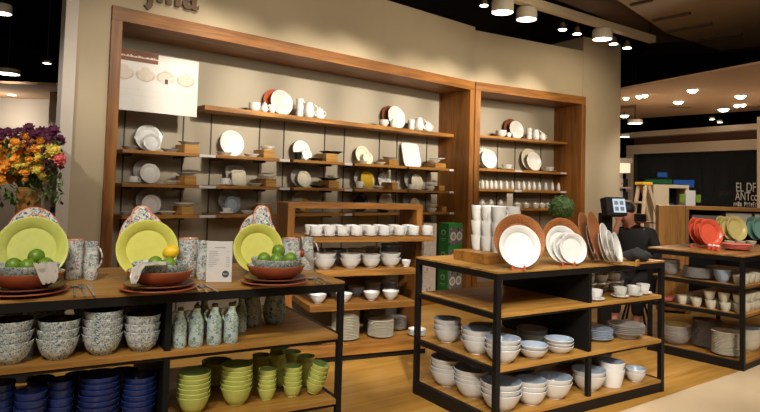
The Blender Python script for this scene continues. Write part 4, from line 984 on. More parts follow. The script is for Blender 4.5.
# plates seen nearly edge on
n3 = (Vector((.84, -.54, 0))).normalized()
e0 = onz(590, 264.5, ZM); e0 = Vector((e0.x, e0.y, 0))+Vector((.155, .085, 0))
lastk = None
for cx, yt, yb, mat, nm, lab in ((591, 214, 262, WEAVE, 'charger_plate', 'woven charger seen edge on, beside the second plate stand'), (596, 225, 262.5, WHITE, 'dinner_plate', 'large white plate seen edge on, just before a woven charger'), (599, 213, 262.5, WEAVE, 'charger_plate', 'last woven charger, standing edge on among white plates'), (601.8, 234, 262.5, WHITE, 'dinner_plate', 'white plate seen edge on, just before the last woven charger'), (606.5, 224, 262.5, WHITE, 'dinner_plate', 'tall white plate seen edge on, in the middle of the row'), (612.5, 232, 263.5, WHITE, 'dinner_plate', 'white plate seen edge on, next to the wooden peg'), (619, 232, 262, WHITE, 'dinner_plate', 'last white plate seen edge on, beside the person in black')):
    ln = planept(e0, Vector((-n3.y, n3.x, 0)), cx, 245); r = sz((yb-yt)/2, ln)/math.cos(.26)*.98
    k = (ln-e0).dot(n3)
    if lastk is not None: k = max(k, lastk+.029)
    lastk = k; base_ = e0+n3*k
    stand(nm, plate(r, .016, .005, mat, 48), r, lab, 'plate', Vector((base_.x, base_.y, ZM+.009)), n3, .26)
e3 = Vector((e0.x, e0.y, ZM))+n3*(lastk*.5+.0)
root = thing('plate_stand', 'long wooden stand holding the row of plates seen edge on', 'plate stand', e3+Vector((0, 0, .0005)), math.atan2(n3.y, n3.x), 'plate stands on the middle table')
obj('rail', boxmesh('rail', wood('x', 'top'), [(-.17, .14, -.03, -.018, .0005, .008), (-.17, .14, .018, .03, .0005, .008)], .001), parent=root)
obj('peg', boxmesh('peg', wood('z', 'top'), [(.141, .155, -.035, .035, .0005, .04)], .001), parent=root)
# topiary ball behind
c = atY(561.5, 208, 4.55); 
root = thing('topiary', 'clipped round green topiary in a pot behind the plates', 'plant', Vector((c.x, c.y, ZM+.001)))
obj('pot', lathe('pot', [(0, .002), (.05, .002), (.052, 0), (.065, .1), (.07, .1), (.07, .115), (.06, .115), (.055, .1), (0, .1)], TERRAD, 24), parent=root)
hc = c.z-ZM-.001
obj('stem', tubemesh('stem', [(0, 0, .1), (.003, 0, .15), (0, 0, hc-.05)], .008, CORK), parent=root)
bm = bmesh.new(); random.seed(2)
R_ = sz(13.2, c)
for i in range(900):
    z = 1-2*(i+.5)/900; a = i*2.39996; q = Vector((math.cos(a)*math.sqrt(1-z*z), math.sin(a)*math.sqrt(1-z*z), z))
    M = Vector((0, 0, 1)).rotation_difference((q+Vector((random.uniform(-.6, .6), random.uniform(-.6, .6), random.uniform(-.6, .6)))).normalized()).to_matrix() @ Matrix.Rotation(random.uniform(0, 6), 3, 'Z')
    b_ = q*R_*random.uniform(.8, 1.0); s = .011
    v = [bm.verts.new(b_+M @ Vector(k)) for k in ((-s*.5, 0, 0), (0, -s, .002), (s*.5, 0, 0), (0, s, .002))]; bm.faces.new(v)
bmesh.ops.create_icosphere(bm, subdivisions=3, radius=R_*.84)
o = obj('foliage', finish(bm, 'foliage', LEAF, False), (0, 0, hc), None, root)
# ------------------------------------------------------------------ middle table, shelves
def mstack(px, py, w_, n, z, s, h, mat, where, desc='white bowl', inner=None, rf=.5, name='white_bowl', dd=None, pw=.6, grp='white bowls on the middle table'):
    r0 = .04
    if dd is None: p = base(FM, px, py, z, r0*1.1)
    else: p = FM.w(FM.at(px, py, dd)[0], dd, z)
    r = sz(w_/2, p)
    stack(name, bowl(r, r*rf, h, mat, inner, .004, pw), n, p, s, desc, where, group=grp)
tD = FM.at(590, 300)[0]
area(FM, .037, tD-.004, -.004, .806)
mstack(447, 343, 28.5, 3, ZB_M, .034, .085, WHITE, 'first stack of the third shelf, middle table', inner=BLUEGREY)
mstack(474.5, 355.5, 32, 3, ZB_M, .032, .088, WHITE, 'second stack of the third shelf, middle table', inner=BLUEGREY)
mstack(507, 366.5, 37, 3, ZB_M, .028, .085, WHITE, 'third stack of the third shelf, at the corner', inner=BLUEGREY)
mstack(537.5, 360.5, 29.5, 2, ZB_M, .024, .055, WHITE, 'shallow stack beside the corner stack, third shelf', 'shallow white bowl', BLUEGREY)
mstack(565.5, 356.5, 29, 3, ZB_M, .02, .05, WHITE, 'shallow stack beside the divider, third shelf', 'shallow white bowl', BLUEGREY)
mstack(532, 345, 31, 2, ZB_M, .026, .07, BLUEGREY, 'blue grey stack behind the shallow bowls, third shelf', 'blue grey bowl', dd=.36, name='blue_bowl')
mstack(486, 333, 36, 2, ZB_M, .03, .08, BLUEGREY, 'broad blue grey stack behind the corner, third shelf', 'blue grey bowl', dd=.5, name='blue_bowl')
zP = .085
area(FM, .037, tM-.037, .0, .8065)
mstack(442.5, 393, 37.5, 4, zP, .028, .1, WHITE, 'first stack of the bottom board, middle table', 'large white bowl', BLUEGREY)
mstack(471.5, 407, 40.5, 4, zP, .025, .1, WHITE, 'second stack of the bottom board, middle table', 'large white bowl', BLUEGREY)
mstack(507.5, 425, 44, 3, zP, .032, .1, WHITE, 'third stack of the bottom board, at the corner', 'large white bowl', BLUEGREY)
mstack(540.5, 411, 33, 3, zP, .028, .09, WHITE, 'fourth stack of the bottom board, middle table', 'white bowl', BLUEGREY)
mstack(564, 403, 36, 2, zP, .03, .1, WHITE, 'fifth stack of the bottom board, beside the divider', 'white bowl', BLUEGREY)
mstack(521, 371, 42, 2, zP, .03, .12, GREYW, 'grey stack deep on the bottom board, middle table', 'large grey bowl', dd=.62, name='grey_bowl')
mstack(571, 370, 32, 2, zP, .03, .11, BLUEGREY, 'blue grey stack deep beside the divider, bottom board', 'blue grey bowl', dd=.6, name='blue_bowl')
mstack(487, 372, 34, 2, zP, .03, .11, BLUEGREY, 'blue grey stack deep near the aisle, bottom board', 'blue grey bowl', dd=.68, name='blue_bowl')
# right bay
mstack(594.5, 391.5, 34, 2, zP, .03, .1, WHITE, 'stack standing behind the divider post, bottom board', 'white bowl', BLUEGREY)
mstack(617.5, 391, 26, 2, zP, .045, .12, WHITE, 'tall stack in the middle bay end, bottom board', 'deep white bowl', BLUEGREY, .72, pw=.8)
mstack(637, 383.5, 20, 2, zP, .025, .065, WHITE, 'last stack by the end leg, bottom board', 'small white bowl', BLUEGREY)
mstack(602, 372, 24, 2, zP, .05, .14, GREYW, 'grey stack deep behind the divider post, bottom board', 'deep grey bowl', rf=.7, dd=.6, name='grey_bowl', pw=.8)
mstack(620, 372, 26, 2, zP, .025, .1, BLUEGREY, 'grey stack behind the tall one, bottom board', 'blue grey bowl', dd=.52, name='blue_bowl')
area(FM, tD+.03, tM-.037, .0, .8075)
p = base(FM, 625.5, 339, ZB_M, .07); r = sz(18, p)
stack('soup_plate', plate(r, .042, .005, GREYW, 44), 5, p, .0125, 'wide grey soup plate', 'the stack past the divider, third shelf', 'plate', 'soup plates on the middle table')
p = FM.w(FM.at(598, 330, .2)[0], .2, ZB_M); stack('soup_plate', plate(.1, .022, .005, BLUEGREY, 40), 6, p, .011, 'blue grey plate', 'the stack touching the divider, third shelf', 'plate', 'soup plates on the middle table')
area(FM, tD+.03, tM-.037, .002, .808)
# cups on saucers, two tiers
def cupsaucer(px, d, tier, lab, under=None):
    z = ZA_M+.0012+tier*.080
    p = FM.w(FM.at(px, 300, d)[0], d, z); r = .044
    so = single('saucer', plate(.0605, .014, .004, WHITE, 32), 'white saucer under the '+lab, 'saucer', p, FM.phi, 'saucers on the middle table')
    root = thing('cup', 'white cup, the '+lab, 'cup', p+Vector((0, 0, .0065)), FM.phi+.35, 'cups on the middle table')
    obj('body', cupbody(.047, .064, WHITE, .58, .45), parent=root); obj('handle', handle(.047, .064, .016, .005, WHITE), parent=root); reg([so, root], p, .0605, p[2], p[2]+.08)
for i, px in enumerate((598.5, 612, 627, 643)): cupsaucer(px, .085+.0*i, 0, '%s cup of the lower front tier, middle table' % ORD[i])
for i, px in enumerate((598.5, 610, 622.5)): cupsaucer(px, .095, 1, '%s cup of the upper front tier, middle table' % ORD[i])
for i, px in enumerate((603, 618, 633.5, 647)): cupsaucer(px, .30, 0, '%s cup of the lower back tier, middle table' % ORD[i])
area()
# ------------------------------------------------------------------ coral table
ZR = .92; NR = FR.n()
def rstand(cx, cy, rpx, yfoot, mat, lab, n, tilt=.2, dy=0):
    b_ = onz(cx, yfoot, ZR); q = atY(cx, cy, b_.y+dy); r = sz(rpx, q)
    stand('dinner_plate', plate(r, .026, .005, mat, 48), r, lab, 'plate', Vector((q.x, q.y, ZR+.009)), n, tilt)
nc = Vector((-.06, -1, 0)).normalized(); nc2 = Vector((.55, -.83, 0)).normalized()
rstand(711.5, 233, 14.2, 248.5, CORAL, 'coral red plate standing, frontmost of three', Vector((.25, -.97, 0)), .24)
rstand(704.5, 232.2, 14, 248, CORAL, 'coral red plate standing, middle of three', Vector((.4, -.92, 0)), .24, .07)
rstand(698, 231.8, 14, 248, CORAL, 'coral red plate standing, rearmost of three', Vector((.5, -.86, 0)), .24, .13)
p = onz(700, 248, ZR); easel(p+Vector((0, .03, .0005)), nc, .16, 'coral plate stand under the three coral plates', 'plate stands on the coral table', CORAL)
rstand(737.5, 230, 12.3, 242, YELLOWG, 'yellow plate standing, frontmost of three', Vector((.25, -.97, 0)), .24)
rstand(729.5, 229.5, 12, 242, YELLOWG, 'yellow plate standing, middle of three', Vector((.4, -.92, 0)), .24, .07)
rstand(723.5, 229, 12, 242, YELLOWG, 'yellow plate standing, rearmost of three', Vector((.5, -.86, 0)), .24, .14)
rstand(763, 229, 12, 242, TEAL, 'aqua plate standing, frontmost of two', Vector((.25, -.97, 0)), .24, -.02)
rstand(754.5, 228.5, 12, 242, TEAL, 'aqua plate standing, rearmost of two', Vector((.4, -.92, 0)), .24, .07)
p = onz(742, 251, ZR)+Vector((0, .08, .0005)); r = sz(14, p)
stack('dinner_plate', plate(r, .018, .005, PINK, 44), 4, p, .0115, 'pink plate', 'the flat stack before the yellow plates', 'plate', 'pink plates on the coral table')
for k, px in enumerate((729.5, 740.5, 751.5)):
    q = onz(px, 246.3, ZR)
    single('cream_bowl', bowl(.046, .022, .05, CREAM, None, .004), ('cream bowl between coral plates and pink stack', 'cream bowl just behind the middle of the pink stack', 'cream bowl past the pink stack, before the aqua plates')[k], 'bowl', Vector((q.x, q.y, ZR+.001)))
for k, (px, py) in enumerate(((711, 250.5), (715, 251), (719, 251.5))):
    root = thing('salt_shaker', 'small coral shaker, %s of three beside the pink stack' % ORD[k], 'shaker', onz(px, py, ZR)+Vector((0, .02, .001)), 0, 'coral shakers')
    obj('body', lathe('shaker', [(0, 0), (.02, 0), (.024, .015), (.018, .04), (0, .041)], CORAL, 20), parent=root)
    obj('cap', lathe('cap', [(0, .0412), (.017, .0412), (.012, .052), (0, .055)], WHITE, 20), parent=root)
def rat(px, d, z): return FR.w(FR.at(px, 300, d)[0], d, z)
def ron(px, py, z, r): p = onz(px, py, z); return p+vdir(p)*r+Vector((0, 0, .0008))
z1_, z2_, z3_ = .675, .445, .07
GR = 'ware on the coral table shelves'
# left flank is what one sees: d runs back along it, x inwards
def rl_(d, x, z): return FR.w(x, d, z+.001)
area(FR, .037, 1.46, .004, .79)
stack('grey_bowl', bowl(.085, .045, .06, GREYW, CREAM), 4, rl_(.66, .13, z1_), .026, 'grey bowl', 'the rear stack on the coral table upper shelf', group=GR)
stack('grey_plate', plate(.125, .018, .005, GREYW, 36), 8, rl_(.42, .16, z1_), .011, 'grey plate', 'the broad stack on the coral table upper shelf', 'plate', GR)
stack('grey_bowl', bowl(.07, .04, .07, BLUEGREY, CREAM), 2, rl_(.21, .12, z1_), .03, 'blue grey bowl', 'the flank pair on the coral table upper shelf', group=GR)
def mugat(q, lab, r=.046, h=.072, mat=CREAM, rot=0):
    root = thing('cup', lab, 'cup', q, rot, 'cups on the coral table'); obj('body', cupbody(r, h, mat, .62, .5), parent=root); obj('handle', handle(r, h, .022, .005, mat), parent=root); reg([root], q, r+.006, q[2], q[2]+h)
for i, x in enumerate((.1, .22, .34, .46)):
    mugat(rl_(.075, x, z1_), 'cream cup, %s from the corner leg on the coral table upper shelf' % ORD[i], rot=FR.phi+.6)
    for k in range(2): mugat(rl_(.075, x, z2_+.075*k), 'cream cup, %s from the corner leg, %s tier of the cup shelf' % (ORD[i], ('lower', 'upper')[k]), rot=FR.phi+.6)
for i, d in enumerate((.17, .29, .41, .53)):
    mugat(rl_(d, .075, z2_), 'cream cup, %s along the flank on the lower tier, coral table' % ORD[i], rot=FR.phi+.5)
    if i in (0, 1, 3): mugat(rl_(d, .19, z2_), 'cream cup, %s along the second flank row, coral table' % ORD[i], rot=FR.phi+.5)
for i, d in enumerate((.185, .30)): mugat(rl_(d, .085, z2_+.075), 'cream cup, %s along the flank on the upper tier, coral table' % ORD[i], rot=FR.phi+.5)
stack('coral_saucer', plate(.075, .014, .004, PINK, 28), 3, rl_(.69, .12, z2_), .01, 'pink saucer', 'the small stack at the cup shelf rear, coral table', 'saucer', GR)
stack('grey_bowl', bowl(.135, .08, .09, GREYW, YELLOWG), 4, rl_(.62, .17, z3_), .026, 'broad grey bowl with yellow inside', 'the stack at the coral table foot', group=GR)
stack('cream_plate', plate(.125, .018, .005, CREAM, 40), 15, rl_(.19, .17, z3_), .0125, 'cream plate', 'the tall stack at the coral table foot', 'plate', GR)
stack('cream_plate', plate(.12, .018, .005, GREYW, 40), 18, rl_(.42, .3, z3_), .0125, 'grey plate', 'the hidden tall stack at the coral table foot', 'plate', GR)
stack('cream_bowl', bowl(.115, .07, .1, CREAM, BLUEGREY), 4, rl_(.15, .47, z3_), .03, 'large cream bowl', 'the stack past the corner leg, coral table foot', group=GR)
area()
# ------------------------------------------------------------------ black bag at the far end of the middle table
c = onz(636, 262, ZM); c = c+Vector((.05, .10, 0))
bm = bmesh.new(); bmesh.ops.create_uvsphere(bm, u_segments=28, v_segments=16, radius=1)
random.seed(9)
for v in bm.verts:
    z = v.co.z; a = math.atan2(v.co.y, v.co.x); k = 1+.08*math.sin(3*a+1)+.06*math.sin(5*a+z*4)
    v.co = Vector((v.co.x*.135*k, v.co.y*.09*k, max(z, -.55)*.045*(1+.3*math.sin(2*a))+(.028 if v.co.x < 0 else .022)))
zmin = min(v.co.z for v in bm.verts)
for v in bm.verts: v.co.z -= zmin
single('black_bag', finish(bm, 'bag', BLACKCLOTH, ang=80), 'soft black bag lying slumped at the far end of the middle table', 'bag', c+Vector((0, 0, .001)), FM.phi)
# ------------------------------------------------------------------ person in black, seated behind the middle table
pc = atY(622, 219, 6.75); px_, py_ = pc.x, pc.y
root = thing('person', 'person in black clothes sitting behind the table, hand raised to a bowed face', 'person', (px_+.15, py_, 0), -.6)
def skin_mesh(name, verts, edges, mat, subs=1, parent=None, rootv=0):
    me = bpy.data.meshes.new(name); me.from_pydata([v[0] for v in verts], edges, []); me.materials.append(mat)
    o = obj(name, me, parent=parent)
    o.modifiers.new('skin', 'SKIN'); sv = me.skin_vertices[0].data
    for i, v in enumerate(verts):
        r = v[1]; sv[i].radius = r if isinstance(r, tuple) else (r, r); sv[i].use_root = (i == rootv)
    sd = o.modifiers.new('sub', 'SUBSURF'); sd.levels = subs; sd.render_levels = subs
    o.modifiers['skin'].use_smooth_shade = True
    return o
SW = .42   # seat height
V = [((0, .02, SW+.07), .13), ((0, .03, .72), .115), ((-.01, .0, .9), .14), ((-.03, -.03, 1.0), .085), ((-.05, -.075, 1.06), .05), ((-.065, -.11, 1.12), .075), ((-.075, -.12, 1.19), .085), ((-.075, -.105, 1.24), .06),
     ((-.17, -.01, .97), .06), ((-.24, -.08, .76), .047), ((-.16, -.24, .98), .036), ((-.13, -.22, 1.07), .024), ((.16, -.01, .97), .06), ((.23, -.06, .73), .047), ((.17, -.3, .74), .036), ((.13, -.37, .745), .026),
     ((-.1, -.05, SW+.05), .09), ((-.11, -.43, SW+.03), .065), ((-.11, -.42, .1), .045), ((-.11, -.52, .045), .035), ((.1, -.05, SW+.05), .09), ((.11, -.43, SW+.03), .065), ((.11, -.42, .1), .045), ((.11, -.52, .045), .035)]
E_ = [(0, 1), (1, 2), (2, 3), (3, 4), (4, 5), (5, 6), (6, 7), (2, 8), (8, 9), (9, 10), (10, 11), (2, 12), (12, 13), (13, 14), (14, 15), (0, 16), (16, 17), (17, 18), (18, 19), (0, 20), (20, 21), (21, 22), (22, 23)]
V.append(((-.082, -.21, 1.155), .013)); E_.append((6, len(V)-1))      # nose
n0 = len(V)
for hx, hy, hz, base_i, dx, dz in ((-.13, -.22, 1.07, 11, .35, 1), (.13, -.37, .745, 15, -.5, 0)):
    for k in range(5):
        L = (.05, .07, .075, .07, .055)[k]; o_ = (k-2)*.014
        if dz: a1 = (hx+o_, hy-.005, hz+.03+L*.5); a2 = (hx+o_*1.2+.012, hy+.012, hz+.03+L)
        else: a1 = (hx-.02, hy-.02-L*.5, hz+.0+o_*.0+.004); a1 = (hx+o_-.01, hy-.02-L*.5, hz+.006); a2 = (hx+o_*1.1-.02, hy-.02-L, hz-.008)
        V += [(a1, .009), (a2, .0075)]; E_ += [(base_i, n0), (n0, n0+1)]; n0 += 2
skin_mesh('body', V, E_, SKIN, 2, root)
EYE = plain('eye_dark', lin(30, 22, 18), .3)
for sx in (-.034, .03): obj('eye', ellipsoid(.012, .008, .007, EYE, 12), (-.078+sx, -.2, 1.185), None, root)
obj('mouth', ellipsoid(.022, .006, .005, plain('lips', lin(140, 74, 64), .5), 12), (-.08, -.196, 1.118), None, root)
obj('hair', ellipsoid(.092, .1, .075, HAIR, 20), (-.075, -.1, 1.235), None, root)
jv = [(v[0], (v[1]*1.16+.008)) for v in V[:3]]+[(V[3][0], .09)]+[(V[i][0], V[i][1]*1.15+.01) for i in (8, 9)]+[((-.15, -.235, 1.0), .042)]+[(V[i][0], V[i][1]*1.15+.01) for i in (12, 13)]+[((.172, -.28, .74), .045)]
skin_mesh('jacket', jv, [(0, 1), (1, 2), (2, 3), (2, 4), (4, 5), (5, 6), (2, 7), (7, 8), (8, 9)], BLACKCLOTH, 2, root)
tv = [(V[0][0], .15)]+[(V[i][0], V[i][1]*1.15+.01) for i in (16, 17)]+[((-.11, -.42, .14), .06)]+[(V[i][0], V[i][1]*1.15+.01) for i in (20, 21)]+[((.11, -.42, .14), .06)]
skin_mesh('trousers', tv, [(0, 1), (1, 2), (2, 3), (0, 4), (4, 5), (5, 6)], BLACKCLOTH, 2, root)
root = thing('stool', 'black stool under the person in black', 'stool', (px_+.15, py_, 0), -.6)
obj('seat', lathe('seat', [(0, SW-.19), (.17, SW-.19), (.18, SW-.17), (.17, SW-.15), (0, SW-.15)], BLACKCLOTH, 28), (0, .03, 0), None, root)
for a in range(4): obj('leg', tubemesh('leg', [(.1*math.cos(a*PI/2+.8), .1*math.sin(a*PI/2+.8)+.03, SW-.195), (.17*math.cos(a*PI/2+.8), .17*math.sin(a*PI/2+.8)+.03, .002)], .012, BLACKM), parent=root)
# till monitor on a stand
c = atY(617.5, 206, 5.75)
root = thing('till_monitor', 'black till monitor with a pale lit screen, beside the wall end', 'monitor', (c.x, c.y, 0), .30)
hz_ = c.z
M = Matrix.Rotation(-.22, 4, 'X')
def tilted(name, boxes, mat):
    bm = bmesh.new()
    for b_ in boxes: bbox(bm, *b_, bev=.006, M=Matrix.Translation((0, 0, hz_)) @ M)
    return finish(bm, name, mat, False)
obj('housing', tilted('housing', [(-.12, .1, 0, .09, -.09, .085)], BLACKM), parent=root)
bm = bmesh.new(); bbox(bm, -.05, .085, -.006, -.001, -.062, .068, M=Matrix.Translation((0, 0, hz_)) @ M)
scr = obj('screen', finish(bm, 'screen', SCREENW, False), parent=root)
bm = bmesh.new()
for i in range(2):
    for j in range(2): bbox(bm, -.035+.06*i, .005+.06*i, -.0075, -.0065, -.045+.055*j, -.008+.055*j, M=Matrix.Translation((0, 0, hz_)) @ M)
obj('screen_icon', finish(bm, 'icon', plain('icon_grey', lin(104, 118, 138), .5), False), parent=scr)
obj('post', boxmesh('post', BLACKM, [(-.1, .02, .09, .15, .02, hz_-.07)], .004), parent=root)
obj('foot', boxmesh('foot', BLACKM, [(-.16, .16, -.05, .22, .001, .0195)], .004), parent=root)
# ------------------------------------------------------------------ behind the tables: cabinet, counter, ladder
c = atY(658.5, 260, 7.4); c2 = atY(683, 260, 7.4); zt = atY(670, 205.5, 7.4).z
root = thing('cabinet', 'tall oak cabinet end behind the coral plates', 'cabinet', (c.x, c.y, 0), -.30)
wd = (c2.x-c.x)*.98; cab = Vector((c.x, c.y, 0)); cabw = wd
obj('side_panel', boxmesh('sp', wood('z', 'oak'), [(0, wd, 0, .3, .03, zt)], .003), parent=root)
obj('plinth', boxmesh('pl', BLACKM, [(.01, wd-.01, .01, .29, 0, .0295)], .001), parent=root)
c3 = atY(683.5, 260, 7.45); c4 = atY(775, 260, 7.45)
root = thing('counter', 'long oak counter with open shelves behind the coral table', 'counter', cab+Matrix.Rotation(-.3, 3, 'Z') @ Vector((cabw+.004, 0, 0)), -.30)
wd = min(c4.x-c3.x, 1.5)
obj('worktop', boxmesh('wt', wood('x', 'oak'), [(0, wd, 0, .5, zt-.04, zt)], .002), parent=root)
for x in (0, wd-.04): obj('side_panel', boxmesh('sp', wood('z', 'oak'), [(x, x+.04, .005, .495, 0, zt-.0405)], .002), parent=root)
obj('back_panel', boxmesh('bk', BLACKP, [(.041, wd-.041, .46, .49, .05, zt-.0405)], 0), parent=root)
obj('shelf', boxmesh('sh', wood('x', 'oak'), [(.041, wd-.041, .01, .455, zt-.26, zt-.235)], .001), parent=root)
CARTON = plain('white_carton', lin(206, 200, 192), .6); GREYC = plain('grey_carton', lin(128, 124, 122), .6)
fr_ = Matrix.Rotation(-.3, 3, 'Z')
for k, (x0, w_, h_, mt, lab) in enumerate(((.08, .34, .13, GREYC, 'grey flat carton on the counter shelf behind coral plates'), (.44, .27, .17, CARTON, 'white carton on the counter shelf behind the yellow plates'), (.74, .26, .17, CARTON, 'white carton on the counter shelf near the frame edge'))):
    q = Vector((cab.x, cab.y, zt-.234))+fr_ @ Vector((cabw+.004+x0, .06, 0))
    single('carton', boxmesh('carton', mt, [(0, w_, 0, .3, 0, h_)], .003), lab, 'box', q, -.3)
# step ladder
q = atY(646.5, 232, 9.2)
root = thing('step_ladder', 'pale wooden step ladder with a yellow top, behind the cabinet', 'ladder', (q.x, q.y, 0), -1.25)
HL = atY(642, 182, 9.2).z
for s in (-1, 1):
    obj('rail', boxmesh_ if False else tubemesh('rail', [(s*.15, -.30, .002), (s*.07, -.09, HL-.05)], .03, LADDERM, 6), parent=root)
    obj('rail', tubemesh('rail', [(s*.15, .46, .002), (s*.07, -.03, HL-.05)], .026, LADDERM, 6), parent=root)
for i in range(5):
    u = (i+1)/6; w_ = .13-.07*u; obj('step', boxmesh('st', LADDERM, [(-w_, w_, -.30+.21*u-.05, -.30+.21*u+.05, (HL-.05)*u-.015, (HL-.05)*u+.015)], .002), parent=root)
obj('top_cap', boxmesh('cap', YELLOWP, [(-.1, .1, -.14, .02, HL-.045, HL)], .006), parent=root)
# small carton on the ladder shelf region: open rack with trays
q = atY(648, 232, 8.3); zs_ = [atY(648, y, 8.3).z for y in (246, 222)]
root = thing('side_rack', 'narrow open rack with two terracotta trays beside the cabinet', 'rack', (q.x-.14, q.y, 0), .1)
for z in zs_: obj('tray', boxmesh('tray', TERRAD, [(0, .27, 0, .3, z-.02, z)], .002), parent=root)
obj('post', boxmesh('post', TRACKM, [(.12, .15, .3005, .325, 0, zs_[1]+.02)], .001), parent=root)
obj('foot', boxmesh('foot', TRACKM, [(.02, .25, .1, .2995, 0, .02)], .001), parent=root)
q2 = Matrix.Rotation(.1, 3, 'Z') @ Vector((.03, .05, 0))
single('carton', boxmesh('carton', plain('tan_carton', lin(190, 166, 130), .7), [(0, .17, 0, .18, 0, .12)], .003), 'tan carton standing on the lower tray of the open rack', 'box', Vector((q.x-.14, q.y, zs_[0]+.001))+q2, .1)
single('black_tin', boxmesh('tin', BLACKM, [(0, .12, 0, .15, 0, .1)], .003), 'dark tin standing on the upper tray of the open rack', 'tin', Vector((q.x-.14, q.y, zs_[1]+.001))+q2, .1)
# white kiosk shelf
YK = 9.8
a = atY(653.5, 188, YK); b_ = atY(668, 188, YK); c = atY(686.5, 188, YK); zk = atY(660, 184.5, YK).z; z0 = atY(660, 206, YK).z
root = thing('kiosk', 'cream laminate kiosk unit with an open shelf, in front of the dark shop window', 'kiosk', (a.x, a.y, 0), -.2)
W1, W2 = b_.x-a.x, c.x-a.x
obj('body_panel', boxmesh('bp', KIOSKM, [(0, W1, 0, .6, 0, zk)], .003), parent=root)
obj('top_panel', boxmesh('tp', KIOSKM, [(W1+.0005, W2, 0, .6, zk-.05, zk)], .002), parent=root)
obj('side_panel', boxmesh('sp', KIOSKM, [(W2-.04, W2, 0, .6, 0, zk-.0505)], .002), parent=root)
obj('shelf', boxmesh('sh', KIOSKM, [(W1+.0005, W2-.0405, .05, .6, z0-.1, z0-.06)], .002), parent=root)
obj('back_panel', boxmesh('bk', FARDARK, [(W1+.0005, W2-.0405, .58, .6, .1, zk-.0505)], 0), parent=root)
single('screen_device', boxmesh('dev', SCREENB if False else plain('blue_print', lin(46, 84, 120), .4), [(0, .1, 0, .03, 0, .1)], .002), 'blue printed panel inside the open kiosk shelf', 'panel', Vector((a.x, a.y, z0-.0592))+Matrix.Rotation(-.2, 3, 'Z') @ Vector((W1+.05, .3, 0)), -.2)
q = atY(691, 201, 9.4)
root = thing('leaflet_stand', 'white leaflet stand with green leaflets beside the kiosk', 'stand', (q.x-.11, q.y, 0))
z0 = q.z-.12
obj('post', boxmesh('post', KIOSKM, [(.08, .14, .05, .1, 0, z0)], .002), parent=root)
obj('panel', boxmesh('panel', PAPER, [(.04, .18, 0, .04, z0+.0005, z0+.28)], .002), parent=root)
for x in (-.03, .19): obj('leaflet', boxmesh('leaf', plain('green_print', lin(112, 140, 44), .6), [(x-.02 if x < 0 else x, x+.05 if x < 0 else x+.07, 0, .03, z0+.1, z0+.22)], .001), parent=root)
# ------------------------------------------------------------------ far shop front
def zpt(px, py, z): return onz(px, py, z)
A = atY(636, 150, 13.2); zl0 = atY(636, 154, 13.2).z; zl1 = atY(636, 146, 13.2).z
B = onz(757, 149.5, zl0)
fs = Frame((A.x, A.y), math.atan2(B.x-A.x, B.y-A.y)); LF = (B-A).to_2d().length
bm = bmesh.new(); bbox(bm, -.25, LF+3, 0, .25, zl0, zl1+.02); struct('wall_shop_header', finish(bm, 'hd', plain('header_paint', lin(176, 156, 132), .8, noise=.02), False), fs.w(0, 0), fs.phi)
ztop_ = fs.at(690, 127.5)[1]; zmid_ = fs.at(690, 137)[1]
bm = bmesh.new(); bbox(bm, -.25, LF+3, .26, .4, zl1+.021, zl1+.19); struct('wall_shop_soffit', finish(bm, 'sf', plain('soffit_paint', lin(92, 58, 40), .7, noise=.05), False), fs.w(0, 0), fs.phi)
bm = bmesh.new(); bbox(bm, -.3, LF+3, 0, .25, zl1+.191, zl1+.30); struct('wall_shop_band', finish(bm, 'bd', plain('header_paint', lin(176, 156, 132), .8), False), fs.w(0, 0), fs.phi)
bm = bmesh.new(); bbox(bm, -.25, -.12, 0, .2, 0, zl0); struct('trim_4', finish(bm, 'jb', plain('header_paint', lin(176, 156, 132), .8), False), fs.w(0, 0), fs.phi)
bm = bmesh.new(); bbox(bm, -.119, LF+3, .08, .1, .05, zl0-.001); g_ = struct('window_1', finish(bm, 'gl', GLASS, False), fs.w(0, 0), fs.phi)
bm = bmesh.new(); bbox(bm, -.3, LF+3, 2.6, 2.7, 0, zl0+.3); struct('wall_shop_back', finish(bm, 'bk', FARDARK, False), fs.w(0, 0), fs.phi)
t1 = fs.at(757, 170, -.4)[0]
bm = bmesh.new(); bbox(bm, t1, t1+.6, -.4, -.02, 0, fs.at(757, 117, -.4)[1]); struct('wall_pillar', finish(bm, 'plr', WALL, False), fs.w(0, 0), fs.phi)
def fscreen(x0, x1, y0, y1, mat, lab, d=1.2):
    a, za = fs.at(x0, y1, d); b2, zb2 = fs.at(x1, y0, d)
    root = thing('screen', lab, 'screen', fs.w(a, d, 0), fs.phi, 'screens in the dark shop')
    obj('panel', boxmesh('pn', mat, [(0, b2-a, 0, .05, za, zb2)], .004), parent=root)
    obj('post', boxmesh('po', BLACKM, [((b2-a)/2-.04, (b2-a)/2+.04, .055, .1, 0, zb2-.05)], .002), parent=root)
fscreen(644, 652, 173, 180, plain('dim_green_print', lin(40, 84, 60), .5), 'dim greenish screen at the dark shop window edge', 1.5)
fscreen(657.5, 666, 172.5, 177, SCREENB, 'small blue lit screen high in the dark shop', 1.5)
fscreen(645, 671, 179.5, 183.5, SCREENG, 'low green and blue lit screen in the dark shop', 1.3)
fscreen(673.5, 693, 180, 187, SCREENB, 'wide blue lit screen in the dark shop', 1.2)
for i, px in enumerate((691, 704, 720, 736)):
    t, _ = fs.at(px, 170, 2.0); single('hanging_banner', boxmesh('dp', plain('dark_grey_fabric', lin(58, 52, 52), .8, noise=.2, nscale=2), [(0, .2, 0, .05, 0, zl0-.2)], .004), 'dark hanging fabric panel, %s inside the dark shop' % ORD[i], 'banner', fs.w(t, 2.0, 0), fs.phi, 'fabric panels in the dark shop')
t, z = fs.at(717, 192, .9); t2, _ = fs.at(731, 192, .9)
